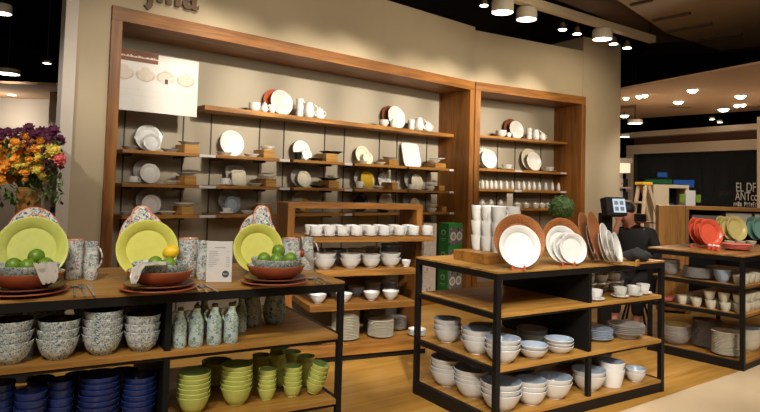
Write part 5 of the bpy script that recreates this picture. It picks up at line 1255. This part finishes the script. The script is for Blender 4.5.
root = thing('shoe_bench', 'low dark bench carrying red and white goods in the dark shop', 'bench', fs.w(t-.3, .9, 0), fs.phi)
obj('bench_top', boxmesh('bt', BLACKP, [(0, t2-t+.6, 0, .4, z-.1, z-.06)], .002), parent=root); obj('bench_base', boxmesh('bb', BLACKP, [(.05, t2-t+.55, .05, .35, 0, z-.1005)], .002), parent=root)
single('goods_box', boxmesh('gb', PAPER, [(0, (t2-t)*.55, 0, .15, 0, .07)], .002), 'white box on the dark bench in the shop', 'box', fs.w(t, 1.0, z-.059), fs.phi)
single('goods_box', boxmesh('gb', RED, [(0, (t2-t)*.3, 0, .15, 0, .1)], .002), 'red box on the dark bench in the shop', 'box', fs.w(t+(t2-t)*.6, 1.0, z-.059), fs.phi)
# lettering on the shop window
def text(body, size, px, py, lab, name='window_lettering', align='LEFT'):
    cu = bpy.data.curves.new('tx', 'FONT'); cu.body = body; cu.size = size; cu.extrude = .002; cu.align_x = align
    tmp = bpy.data.objects.new('tmp', cu); COL.objects.link(tmp); dg = bpy.context.evaluated_depsgraph_get(); me = bpy.data.meshes.new_from_object(tmp.evaluated_get(dg)); bpy.data.objects.remove(tmp)
    me.materials.clear(); me.materials.append(LETTERW)
    for v in me.vertices: v.co.x *= .62
    t, z = fs.at(px, py, .07); o = obj(name, me, fs.w(t, .076, z)); o.rotation_euler = (PI/2, 0, fs.phi); tag(o, lab, 'lettering', 'lettering on the dark shop window')
text('EL DF', .24, 735.5, 191.5, 'top line of pale lettering on the dark shop window')
text('ANTco', .22, 735, 200, 'middle line of pale lettering on the dark shop window')
bm = bmesh.new(); random.seed(4); x = 0
for i in range(13):
    w_l = random.uniform(.02, .04); h_l = random.uniform(.06, .09)
    if i != 4: bbox(bm, x, x+w_l*.35, -.002, .002, 0, h_l); bbox(bm, x+w_l*.35, x+w_l, -.002, .002, h_l*random.choice((0, .45, .8)), h_l*random.choice((.95, 1.0)))
    x += w_l+.012
t, z = fs.at(733.5, 206, .07); o = single('window_lettering', finish(bm, 'lt', LETTERW, False), 'lowest small unreadable line of pale lettering on the dark shop window', 'lettering', fs.w(t, .076, z), fs.phi, 'lettering on the dark shop window')
# bright product shelves seen past the wall end
q0 = atY(619, 200, 12.6); q1 = atY(636, 200, 12.6)
root = thing('product_shelving', 'brightly lit product shelving past the wall end', 'shelving', (q0.x-.3, q0.y, 0), .1)
wd = q1.x-q0.x+.25; zt2 = atY(627, 158, 12.6).z
obj('back_panel', boxmesh('bk', WALLP, [(0, wd, .4, .44, 0, zt2)], .002), parent=root)
obj('canopy', boxmesh('cn', WALLP, [(0, wd, 0, .395, zt2-.1, zt2)], .004), parent=root)
obj('light_strip', boxmesh('ls', LITSHELF, [(.02, wd-.02, .05, .35, zt2-.3, zt2-.1005)], .002), parent=root)
rows = [atY(627, y, 12.6).z for y in (187, 200, 213)]
for z in rows: obj('shelf', boxmesh('sh', WALLP, [(0, wd, .02, .395, z-.03, z)], .002), parent=root)
pk = 0
for ri, z in enumerate(rows):
    for i in range(5):
        pk += 1
        mt = (PAPER, BLACKM, GREYC, BOXWHITE, BLACKM)[(i+ri*2) % 5]
        qq = Vector((q0.x-.3, q0.y, 0))+Matrix.Rotation(.1, 3, 'Z') @ Vector((.03+i*(wd-.05)/5, .1, z+.001))
        single('product_box', boxmesh('pb', mt, [(0, (wd-.05)/5-.02, 0, .15, 0, .17)], .002), 'packaged product, %s on the %s shelf past the wall end' % (ORD[i], ('upper', 'middle', 'lower')[ri]), 'box', qq, .1, 'products past the wall end')
# ------------------------------------------------------------------ lower tan ceiling on the right
zc = 3.0
pts = [onz(590, 95.3, zc), onz(860, 44.8, zc), onz(860, 104, zc), onz(590, 121.6, zc)]
bm = bmesh.new()
lo = [bm.verts.new((p.x, p.y, zc)) for p in pts]; hi = [bm.verts.new((p.x, p.y, zc+.03)) for p in pts]
bm.faces.new(lo); bm.faces.new(hi)
for i in range(4): bm.faces.new((lo[i], lo[(i+1) % 4], hi[(i+1) % 4], hi[i]))
struct('ceiling_lower', finish(bm, 'cl', TANCEIL, False))
def downlight(px, py, z, r, lab, grp='downlights of the lower ceiling', mat=BULB, power=0):
    p = onz(px, py, z)
    root = thing('ceiling_downlight', lab, 'ceiling light', (p.x, p.y, z-.002), None, grp)
    rg = obj('ring', lathe('ring', [(r, -.002), (r*1.18, -.006), (r*1.2, 0), (r, 0), (r, -.002)], LAMPM, 28), parent=root)
    obj('lamp_face', lathe('face', [(0, -.045), (r*.5, -.04), (r*.85, -.022), (r*.98, -.004), (r*.98, -.0005), (0, -.0005)], mat, 28), parent=rg)
for i, (px, py, r, lab) in enumerate(((692.5, 90, .075, 'round lit downlight, closest to the ducts, lower ceiling'), (678.5, 101.8, .078, 'round lit downlight over the ceiling vent, lower ceiling'), (723.5, 109.3, .09, 'round lit downlight near the ceiling far edge'), (740.5, 96, .078, 'round lit downlight by the picture edge, lower ceiling'), (624.5, 115.5, .085, 'round lit downlight beside the wall end, lower ceiling'))):
    downlight(px, py, zc, r, lab)
for i, (px, py) in enumerate(((626, 97.8), (639, 96), (645, 95), (737, 105), (743, 104.3))):
    downlight(px, py, zc, .045, 'small lit spot, %s counting along the lower ceiling' % ORD[i], 'spots of the lower ceiling', BULBS)
p = onz(679, 107.3, zc); single('ceiling_vent', boxmesh('vent', BLACKM, [(-.22, .22, -.03, .03, -.004, -.0005)], .001), 'small dark vent slot in the lower tan ceiling', 'vent', (p.x, p.y, zc-.001), .1)
# dome lamps hanging lower down at the back
def drum(px, py, Y, rpx, hpx, lab, grp, mat=BULB, zc_=4.7, rod=True, tilt=0):
    c = atY(px, py, Y); r = sz(rpx, c); h = sz(hpx, c)
    root = thing('pendant_lamp', lab, 'lamp', c, None, grp)
    sh = obj('shade', lathe('shade', [(r*.94, -h*.02), (r, 0), (r, h*.85), (r*.9, h), (0, h), (0, h*.97), (r*.88, h*.96), (r*.94, h*.8), (r*.94, -h*.02)], LAMPM, 32), parent=root)
    obj('lamp_face', lathe('face', [(0, h*.04), (r*.92, h*.04), (r*.92, h*.08), (0, h*.08)], mat, 32), parent=sh)
    if rod: obj('rod', tubemesh('rod', [(0, 0, h), (0, 0, zc_-c.z-.002)], .008, BLACKM, 6), parent=root)
    return c
drum(635, 123.5, 11, 7, 4, 'drum lamp hanging beyond the wall end, higher of two', 'drum lamps in the far shop')
drum(624, 137, 12, 5.5, 3, 'drum lamp hanging beyond the wall end, lower of two', 'drum lamps in the far shop')
for i, (px, py) in enumerate(((712, 119.5), (720, 122.5))): drum(px, py, 12, 2.6, 2.4, 'small lit spot over the dark shop front, %s of two' % ORD[i], 'small spots over the dark shop', BULBS)
drum(8, 74, 7.5, 11, 5, 'drum lamp hanging over the flowers', 'drum lamps at the flower side'); drum(2, 13.5, 5.5, 9, 9, 'large lit drum lamp high above the flowers', 'drum lamps at the flower side')
drum(47, 63.5, 6.5, 4, 2.5, 'small lit spot beside the wall jamb', 'drum lamps at the flower side', BULBS)
# ------------------------------------------------------------------ ducts
def slab(name, pts_px, Y0, thick, mat, lab, cat, z=None, grp=None):
    P = [onz(px, py, z) for px, py in pts_px]
    bm = bmesh.new(); lo = [bm.verts.new((p.x, p.y, z)) for p in P]; hi = [bm.verts.new((p.x, p.y, z+thick)) for p in P]
    bm.faces.new(lo); bm.faces.new(hi); n = len(P)
    for i in range(n): bm.faces.new((lo[i], lo[(i+1) % n], hi[(i+1) % n], hi[i]))
    me = finish(bm, name, mat, False); root = thing(name, lab, cat, (0, 0, 0), None, grp); cs = obj('casing', me, parent=root); return cs, P
zd = 3.75
root, P = slab('ventilation_duct', ((585, -22), (706, -46), (820, 40), (720, 50.5), (668, 34)), 0, .55, DUCTM, 'large tan air duct with cross seams under the dark ceiling', 'duct', zd)
def seam(a, b_, w_=.05):
    p, q = onz(a[0], a[1], zd), onz(b_[0], b_[1], zd); d = (q-p); d.normalize(); s = Vector((-d.y, d.x, 0))*w_/2
    bm = bmesh.new(); lo = [bm.verts.new(v+Vector((0, 0, -.03))) for v in (p-s, q-s, q+s, p+s)]; hi = [bm.verts.new(v+Vector((0, 0, -.001))) for v in (p-s, q-s, q+s, p+s)]
    bm.faces.new(lo); bm.faces.new(hi)
    for i in range(4): bm.faces.new((lo[i], lo[(i+1) % 4], hi[(i+1) % 4], hi[i]))
    obj('seam', finish(bm, 'seam', plain('duct_seam', lin(70, 52, 38), .7), False), parent=root)
for a, b_ in (((631, 4), (652, -1)), ((653, 19.5), (690, 12)), ((666, 31), (712, 22.5)), ((697, 40.5), (742, 33)), ((612, -6), (640, -13))): seam(a, b_)
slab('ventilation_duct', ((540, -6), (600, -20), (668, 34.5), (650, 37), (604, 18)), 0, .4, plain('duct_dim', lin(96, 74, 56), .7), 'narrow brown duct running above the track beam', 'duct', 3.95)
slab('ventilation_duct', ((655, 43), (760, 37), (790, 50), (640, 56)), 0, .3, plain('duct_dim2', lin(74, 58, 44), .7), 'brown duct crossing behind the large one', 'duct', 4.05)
# ------------------------------------------------------------------ track beam and lamps in front of the wall
TZ = 3.62
ta, tb = onz(652, 42.8, TZ), onz(445, -19, TZ)
d_ = (tb-ta); d_.z = 0; Lb = d_.length+2.6; d_.normalize()
root = thing('hanging_lamp_track', 'cream track beam hanging from thin wires, carrying the lamps', 'track', (ta.x, ta.y, TZ), math.atan2(d_.y, d_.x))
obj('beam', boxmesh('beam', TRACKM, [(-.02, Lb, -.05, .05, 0, .1)], .003), parent=root)
for x in (.05, Lb*.55, Lb*.85): obj('hanger', tubemesh('hg', [(x, 0, .1005), (x, 0, (3.94 if x < .1 else 4.69)-TZ)], .006, BLACKM, 6), parent=root)
for i, (px, py, rpx, hpx) in enumerate(((502.5, 12.5, 11, 12.5), (526.5, 19.5, 10.3, 11.5), (602.3, 39.3, 9.6, 10.2))):
    tgt = ta+d_*((ta-onz(px, py-10, TZ)).length)
    drum(px, py, tgt.y, rpx, hpx, 'cream drum lamp with lit face under the track, %s from the sign side' % ORD[i], 'drum lamps under the track beam', zc_=TZ-.001)
for i, (px, py, Y) in enumerate(((484, 5.5, None), (562.5, 29.7, None), (577, 34, None), (613.5, 44, None), (627, 48, None))):
    tgt = ta+d_*((ta-onz(px, py-9, TZ)).length); c = atY(px, py, tgt.y)
    root = thing('track_spot', 'small lit track spot, %s from the sign side' % ORD[i], 'spotlight', c, .4, 'spots under the track beam')
    r = sz(4.2, c)
    bm = bmesh.new(); bmesh.ops.create_cone(bm, cap_ends=True, segments=20, radius1=r, radius2=r*.5, depth=r*1.6, matrix=Matrix.Translation((0, 0, r*.82)))
    hs = obj('housing', finish(bm, 'hs', plain('spot_housing', lin(120, 108, 96), .35, metal=.6)), parent=root)
    obj('lamp_face', lathe('face', [(0, -.012), (r*.95, -.004), (r*.95, .0), (0, .0)], BULBS, 20), parent=hs)
    obj('arm', tubemesh('arm', [(0, 0, r*1.63), (0, 0, TZ-c.z-.002)], .008, BLACKM, 6), parent=root)
# ------------------------------------------------------------------ flower side, behind the lime table
YF = 4.3
c = atY(17, 214, YF)
root = thing('flower_arrangement', 'tall bunch of orange, yellow and maroon flowers in a wooden crate', 'flowers', (c.x, c.y, 0), .2)
zt = atY(17, 187, YF).z
obj('planter', boxmesh('pl', wood('x', 'oak'), [(.01, .13, -.07, .07, .8, zt)], .006), parent=root)
obj('pedestal', boxmesh('pd', FARDARK, [(.0, .14, -.08, .08, 0, .7995)], .004), parent=root)
def blossom(r, mat, seed):
    bm = bmesh.new(); random.seed(seed)
    for i in range(16):
        a = i*2.4; e = .25+.9*(i/16)
        d1 = Vector((math.cos(a)*math.cos(e), math.sin(a)*math.cos(e), math.sin(e))); s = Vector((-math.sin(a), math.cos(a), 0))
        t_ = d1*r; m_ = d1*r*.55
        q = [bm.verts.new(v) for v in ((0, 0, 0), m_+s*r*.3, t_+Vector((0, 0, -.1*r)), m_-s*r*.3)]; bm.faces.new(q)
    bmesh.ops.create_icosphere(bm, subdivisions=1, radius=r*.42, matrix=Matrix.Translation((0, 0, r*.3)))
    return finish(bm, 'blossom', mat, False)
BL = {k: [blossom(s, m_, i) for i, s in enumerate((.044, .054, .064))] for k, m_ in (('o', ORANGEF), ('y', YELLOWF), ('m', MAROONF), ('p', PINKF))}
random.seed(21)
cnt = 0
def put_blossom(k, px, py):
    global cnt
    q = atY(px, py, YF+random.uniform(-.13, .12)+(.12 if k == 'm' else 0)); l = Matrix.Rotation(-.2, 3, 'Z') @ (q-Vector((c.x, c.y, 0)))
    M_ = Matrix.Rotation(random.uniform(.6, 1.5), 3, 'X') @ Matrix.Rotation(random.uniform(0, 6), 3, 'Z')
    o = obj('blossom', random.choice(BL[k]), l, Matrix.Rotation(random.uniform(-.9, .9), 3, 'Z') @ M_, root); cnt += 1
for i in range(38): put_blossom('o', random.uniform(-6, 44), random.uniform(138, 170))
for i in range(9): put_blossom('o', random.uniform(-6, 12), random.uniform(165, 184))
for i in range(22): put_blossom('y', random.uniform(8, 42), random.uniform(158, 176))
for i in range(5): put_blossom('y', random.uniform(46, 56), random.uniform(144, 154))
for i in range(22): put_blossom('m', random.uniform(22, 62), random.uniform(128, 147))
for i in range(4): put_blossom('p', random.uniform(56, 63), random.uniform(158, 166))
bm = bmesh.new(); MI = {'o': 0, 'y': 1, 'm': 2}
for i in range(190):
    k = random.choice('oooyyymmm'); src = BL[k][0]
    px, py = {'o': (random.uniform(-8, 44), random.uniform(136, 180)), 'y': (random.uniform(4, 46), random.uniform(148, 182)), 'm': (random.uniform(-4, 63), random.uniform(128, 150) if random.random() < .7 else random.uniform(150, 176))}[k]
    if k == 'm' and px < 20: py = random.uniform(130, 140)
    q = atY(px, py, YF+random.uniform(-.15, .16)); l = Matrix.Rotation(-.2, 3, 'Z') @ (q-Vector((c.x, c.y, 0)))
    M_ = Matrix.Translation(l) @ Matrix.Rotation(random.uniform(-.9, .9), 4, 'Z') @ Matrix.Rotation(random.uniform(.6, 1.5), 4, 'X') @ Matrix.Scale(random.uniform(.5, .85), 4)
    n0 = len(bm.verts); f0 = len(bm.faces); bm.from_mesh(src); bm.verts.ensure_lookup_table(); bm.faces.ensure_lookup_table()
    for v in bm.verts[n0:]: v.co = M_ @ v.co
    for fc in bm.faces[f0:]: fc.material_index = MI[k]
o = obj('small_blossoms', finish(bm, 'sb', [ORANGEF, YELLOWF, MAROONF], False), parent=root); o['kind'] = 'stuff'
bm = bmesh.new()
for i in range(46):
    a = Vector((random.uniform(.03, .11), random.uniform(-.05, .05), zt-.05)); q = atY(random.uniform(0, 58), random.uniform(140, 178), YF); l = Matrix.Rotation(-.2, 3, 'Z') @ (q-Vector((c.x, c.y, 0)))
    l.y += random.uniform(-.08, .1); tube(bm, [a, (a+l)/2+Vector((0, 0, .03)), l], .004, 5)
obj('stems', finish(bm, 'stems', LEAF), parent=root)
bm = bmesh.new()
for i in range(420):
    q = atY(random.uniform(-8, 62), random.uniform(138, 206), YF+random.uniform(-.14, .16)); l = Matrix.Rotation(-.2, 3, 'Z') @ (q-Vector((c.x, c.y, 0)))
    M_ = Matrix.Rotation(random.uniform(0, 6), 3, 'Z') @ Matrix.Rotation(random.uniform(-1.2, 1.2), 3, 'X'); s = .035
    bm.faces.new([bm.verts.new(l+M_ @ Vector(k)) for k in ((-s*.4, 0, 0), (0, -s, .004), (s*.4, 0, 0), (0, s, .004))])
obj('foliage', finish(bm, 'fl', LEAF, False), parent=root)
# dark rack and bottles beside the flowers
q = atY(50, 215, 4.55); 
root = thing('dark_rack', 'dark display rack beside the flower crate, behind the first platter', 'rack', (q.x-.14, q.y, 0), .2)
zr_ = atY(50, 238, 4.55).z
obj('shelf', boxmesh('sh', wood('x', 'niche'), [(-.5, .22, 0, .3, zr_-.03, zr_)], .002), parent=root)
obj('body_panel', boxmesh('bd', FARDARK, [(-.5, .22, .01, .29, 0, zr_-.0305)], .003), parent=root)
for i, (dx, h_, mt, lab) in enumerate(((.0, .18, BLACKC, 'dark flask'), (.11, .22, DBLUE, 'dark blue flask'), (-.32, .2, plain('plum_glaze', lin(52, 44, 62), .3), 'plum coloured flask'))):
    l = Matrix.Rotation(.2, 3, 'Z') @ Vector((dx, .12, zr_+.001)); r = .045
    single('flask', lathe('flask', [(0, 0), (r*.9, 0), (r, h_*.1), (r, h_*.55), (r*.4, h_*.75), (r*.35, h_*.95), (r*.42, h_), (0, h_)], mt, 20), lab+' standing on the dark rack by the flowers', 'bottle', Vector((q.x-.14, q.y, 0))+l)
# far bright wall and tan ceiling on the flower side
g = atY(20, 118, 9.0)
bm = bmesh.new(); bbox(bm, -4, 2.1, 0, .1, 0, atY(20, 98, 9.0).z); struct('wall_far_bright', finish(bm, 'fb', WALLP, False), (g.x, 9.0, 0), .05)
zc2 = atY(20, 98.5, 9.0).z
bm = bmesh.new(); bbox(bm, -4, 2.1, -1.45, -.001, zc2, zc2+.03); struct('ceiling_side', finish(bm, 'cs', TANCEIL, False), (g.x, 9.0, 0), .05)
bm = bmesh.new(); bbox(bm, 0, .28, 0, .2, 0, atY(54, 88, 8.2).z); struct('wall_side_pier', finish(bm, 'sp', WALLP, False), (atY(48.5, 120, 8.2).x, 8.2, 0), .1)
p = onz(19, 96.5, zc2-.001)
root = thing('ceiling_downlight', 'small lit downlight in the tan ceiling over the flowers', 'ceiling light', (p.x, 8.6, zc2-.003))
obj('lamp_face', lathe('face', [(0, -.004), (.05, -.004), (.05, 0), (0, 0)], BULBS, 20), parent=root)
# ------------------------------------------------------------------ lights
WARM = (1.0, .80, .55)
def spotl(name, loc, target, power, size=55, rad=.08, col=WARM, blend=.5):
    l = bpy.data.lights.new(name, 'SPOT'); l.energy = power; l.spot_size = R(size); l.spot_blend = blend; l.shadow_soft_size = rad; l.color = col
    o = bpy.data.objects.new(name, l); COL.objects.link(o); o.location = loc
    o.rotation_euler = (Vector(target)-Vector(loc)).to_track_quat('-Z', 'Y').to_euler(); return o
settle()
WA = (1, .91, .77); WB_ = (1, .95, .88)
for i, (t, pw) in enumerate(((-4.35, 65), (-3.5, 300), (-2.7, 310), (-1.9, 300), (-1.1, 290), (-.35, 260))):
    spotl('track_light', FA.w(t, -3.6, 3.4), FA.w(t, .5, 2.12), pw*2.5, 24, .06, WA, .75)
for i, t in enumerate((-3.9, -2.2, -.6)):
    spotl('wash_light', FA.w(t, -.7, 3.5), FA.w(t, .4, 1.0), 42, 70, .05, WA, .6)
    spotl('wall_fill', FA.w(t, -2.7, 2.85), FA.w(t, 0, 3.2), 58, 75, .2, (1, .91-.035*i, .77-.09*i), 1)  # unseen fill in mid-air, added to brighten the wall above the niche
for i, (t, pw) in enumerate(((.25, 260), (.95, 220))):
    spotl('track_light', FB.w(t, -3.4, 3.4), FB.w(t, .5, 2.0), pw*2.3, 26, .06, WA, .75)
    spotl('wash_light', FB.w(t, -.7, 3.5), FB.w(t, .4, 1.0), 40, 70, .05, WA, .6)
spotl('wall_fill', FB.w(1.5, -2.6, 2.9), FB.w(1.5, 0, 2.3), 155, 70, .2, (1, .83, .58), 1)  # unseen fill added to brighten the end pier
spotl('wall_fill', FA.w(-5.0, -2.6, 2.9), FA.w(-4.85, 0, 1.9), 85, 50, .2, WB_, 1)  # unseen fill added for the wall strip left of the niche
# ceiling spots over the aisles, aimed at the tables
spotl('ceiling_and_fill_spot', (-1.1, -.1, 4.0), FL.w(-.7, .25, .8), 350, 38, .10, WB_, .6)
spotl('ceiling_and_fill_spot', (.1, .3, 4.1), FL.w(-.1, .3, .75), 170, 34, .10, WB_, .6)
spotl('ceiling_and_fill_spot', (-.6, -.6, 3.9), FM.w(.25, .0, .30), 680, 17, .10, WB_, .5)
spotl('ceiling_and_fill_spot', (1.0, -.6, 3.9), FM.w(.9, .05, .35), 680, 19, .10, WB_, .5)
spotl('ceiling_and_fill_spot', (.6, 1.2, 4.3), FM.w(.5, .2, .9), 230, 44, .10, WB_, .6)
spotl('ceiling_and_fill_spot', (2.2, 1.8, 4.3), FM.w(1.4, .2, .7), 200, 40, .10, WB_, .6)
spotl('ceiling_and_fill_spot', (2.9, 1.6, 4.2), FR.w(.3, .2, .6), 600, 36, .10, WB_, .6)
spotl('ceiling_and_fill_spot', (.5, 1.0, 4.2), FU.w(.3, .1, .65), 1250, 23, .10, WB_, .6)
spotl('ceiling_and_fill_spot', (1.6, 4.6, 4.4), (1.1, 5.6, 0), 160, 60, .10, WB_, .6)
spotl('ceiling_and_fill_spot', (2.6, 2.4, 4.3), (2.4, 3.3, 0), 170, 70, .1, WB_, .6)
spotl('ceiling_and_fill_spot', (-3.0, 2.0, 4.0), (c.x, c.y, 1.4), 330, 40, .1, WB_, .6)  # unseen spot added to brighten the flowers
spotl('ceiling_and_fill_spot', (3.7, 7.6, 2.9), (4.5, 9.8, 1.2), 120, 60, .1, WB_, .6)  # added fill in mid-air, no fitting there; lifts the dark kiosk
spotl('ceiling_and_fill_spot', (3.0, 6.3, 3.5), (3.8, 8.4, 1.0), 200, 60, .1, WB_, .6)  # fill added below the duct to bring up ladder and rack
spotl('ceiling_and_fill_spot', (-3.6, 7.4, 2.8), (g.x+.2, 9.0, 2.0), 240, 28, .1, WB_, .9)  # fill added in mid-air for the far wall's hot spot
# light of the far rooms
spotl('far_light', (2.6+2.2, 10.5, 1.2), (4.8, 11.5, 3.0), 0.1, 120, .4)
pl = bpy.data.lights.new('far_wall_fill', 'POINT'); pl.energy = 14; pl.color = (1, .92, .8); pl.shadow_soft_size = .1  # unseen point set close to the far wall for its hot spot
o = bpy.data.objects.new('far_wall_fill', pl); COL.objects.link(o); o.location = (g.x, 8.5, 2.2)
for (x, y, e) in ((4.6, 10.2, 32), (6.6, 9.4, 32)):  # unseen points in mid-air, light the lower ceiling from beneath
    pl = bpy.data.lights.new('far_fill', 'POINT'); pl.energy = e; pl.color = (1, .8, .58); pl.shadow_soft_size = .2
    o = bpy.data.objects.new('far_fill', pl); COL.objects.link(o); o.location = (x, y, 1.9)
for (x, y, z, en) in ((3.3, 5.2, 2.6, 55), (1.6, 3.2, 3.1, 8)):  # added unseen points, standing in for floor bounce on the ducts
    pl = bpy.data.lights.new('bounce_fill', 'POINT'); pl.energy = en; pl.color = (1, .88, .72); pl.shadow_soft_size = .2
    o = bpy.data.objects.new('bounce_fill', pl); COL.objects.link(o); o.location = (x, y, z)
w_ = bpy.data.worlds.new('World'); S.world = w_; w_.use_nodes = True
bg = w_.node_tree.nodes['Background']; bg.inputs[0].default_value = (1, .86, .68, 1); bg.inputs[1].default_value = .0
# general fill: two unseen area lights added behind the viewer
for (x, y, e, s) in ((-.5, -1.5, 85, 2.4), (3.2, -.5, 85, 2.4)):
    al = bpy.data.lights.new('store_fill', 'AREA'); al.energy = e; al.size = s; al.color = (1, .88, .72)
    o = bpy.data.objects.new('store_fill', al); COL.objects.link(o); o.location = (x, y, 4.3); o.rotation_euler = (R(18), 0, 0)
# ------------------------------------------------------------------ camera
cd = bpy.data.cameras.new('camera'); cam = bpy.data.objects.new('camera', cd); COL.objects.link(cam)
cd.sensor_fit = 'HORIZONTAL'; cd.sensor_width = 36; cd.lens = F/760*36; cd.shift_y = -(206-CY)/760; cd.clip_start = .05; cd.clip_end = 200
c_, s_ = math.cos(PITCH), math.sin(PITCH)
fw = Vector((0, c_, s_)); up = Vector((0, -s_, c_)); rx = Vector((1, 0, 0))
cr, sr_ = math.cos(ROLL), math.sin(ROLL)
X = rx*cr-up*sr_; U = rx*sr_+up*cr     # image axes: x = X*cos - up*sin, u = X*sin + up*cos
cam.matrix_world = Matrix(((X.x, U.x, -fw.x, 0), (X.y, U.y, -fw.y, 0), (X.z, U.z, -fw.z, H), (0, 0, 0, 1)))
S.camera = cam
S.view_settings.view_transform = 'Standard'; S.view_settings.look = 'None'; S.view_settings.exposure = 0; S.view_settings.gamma = 1; S.view_settings.use_curve_mapping = False
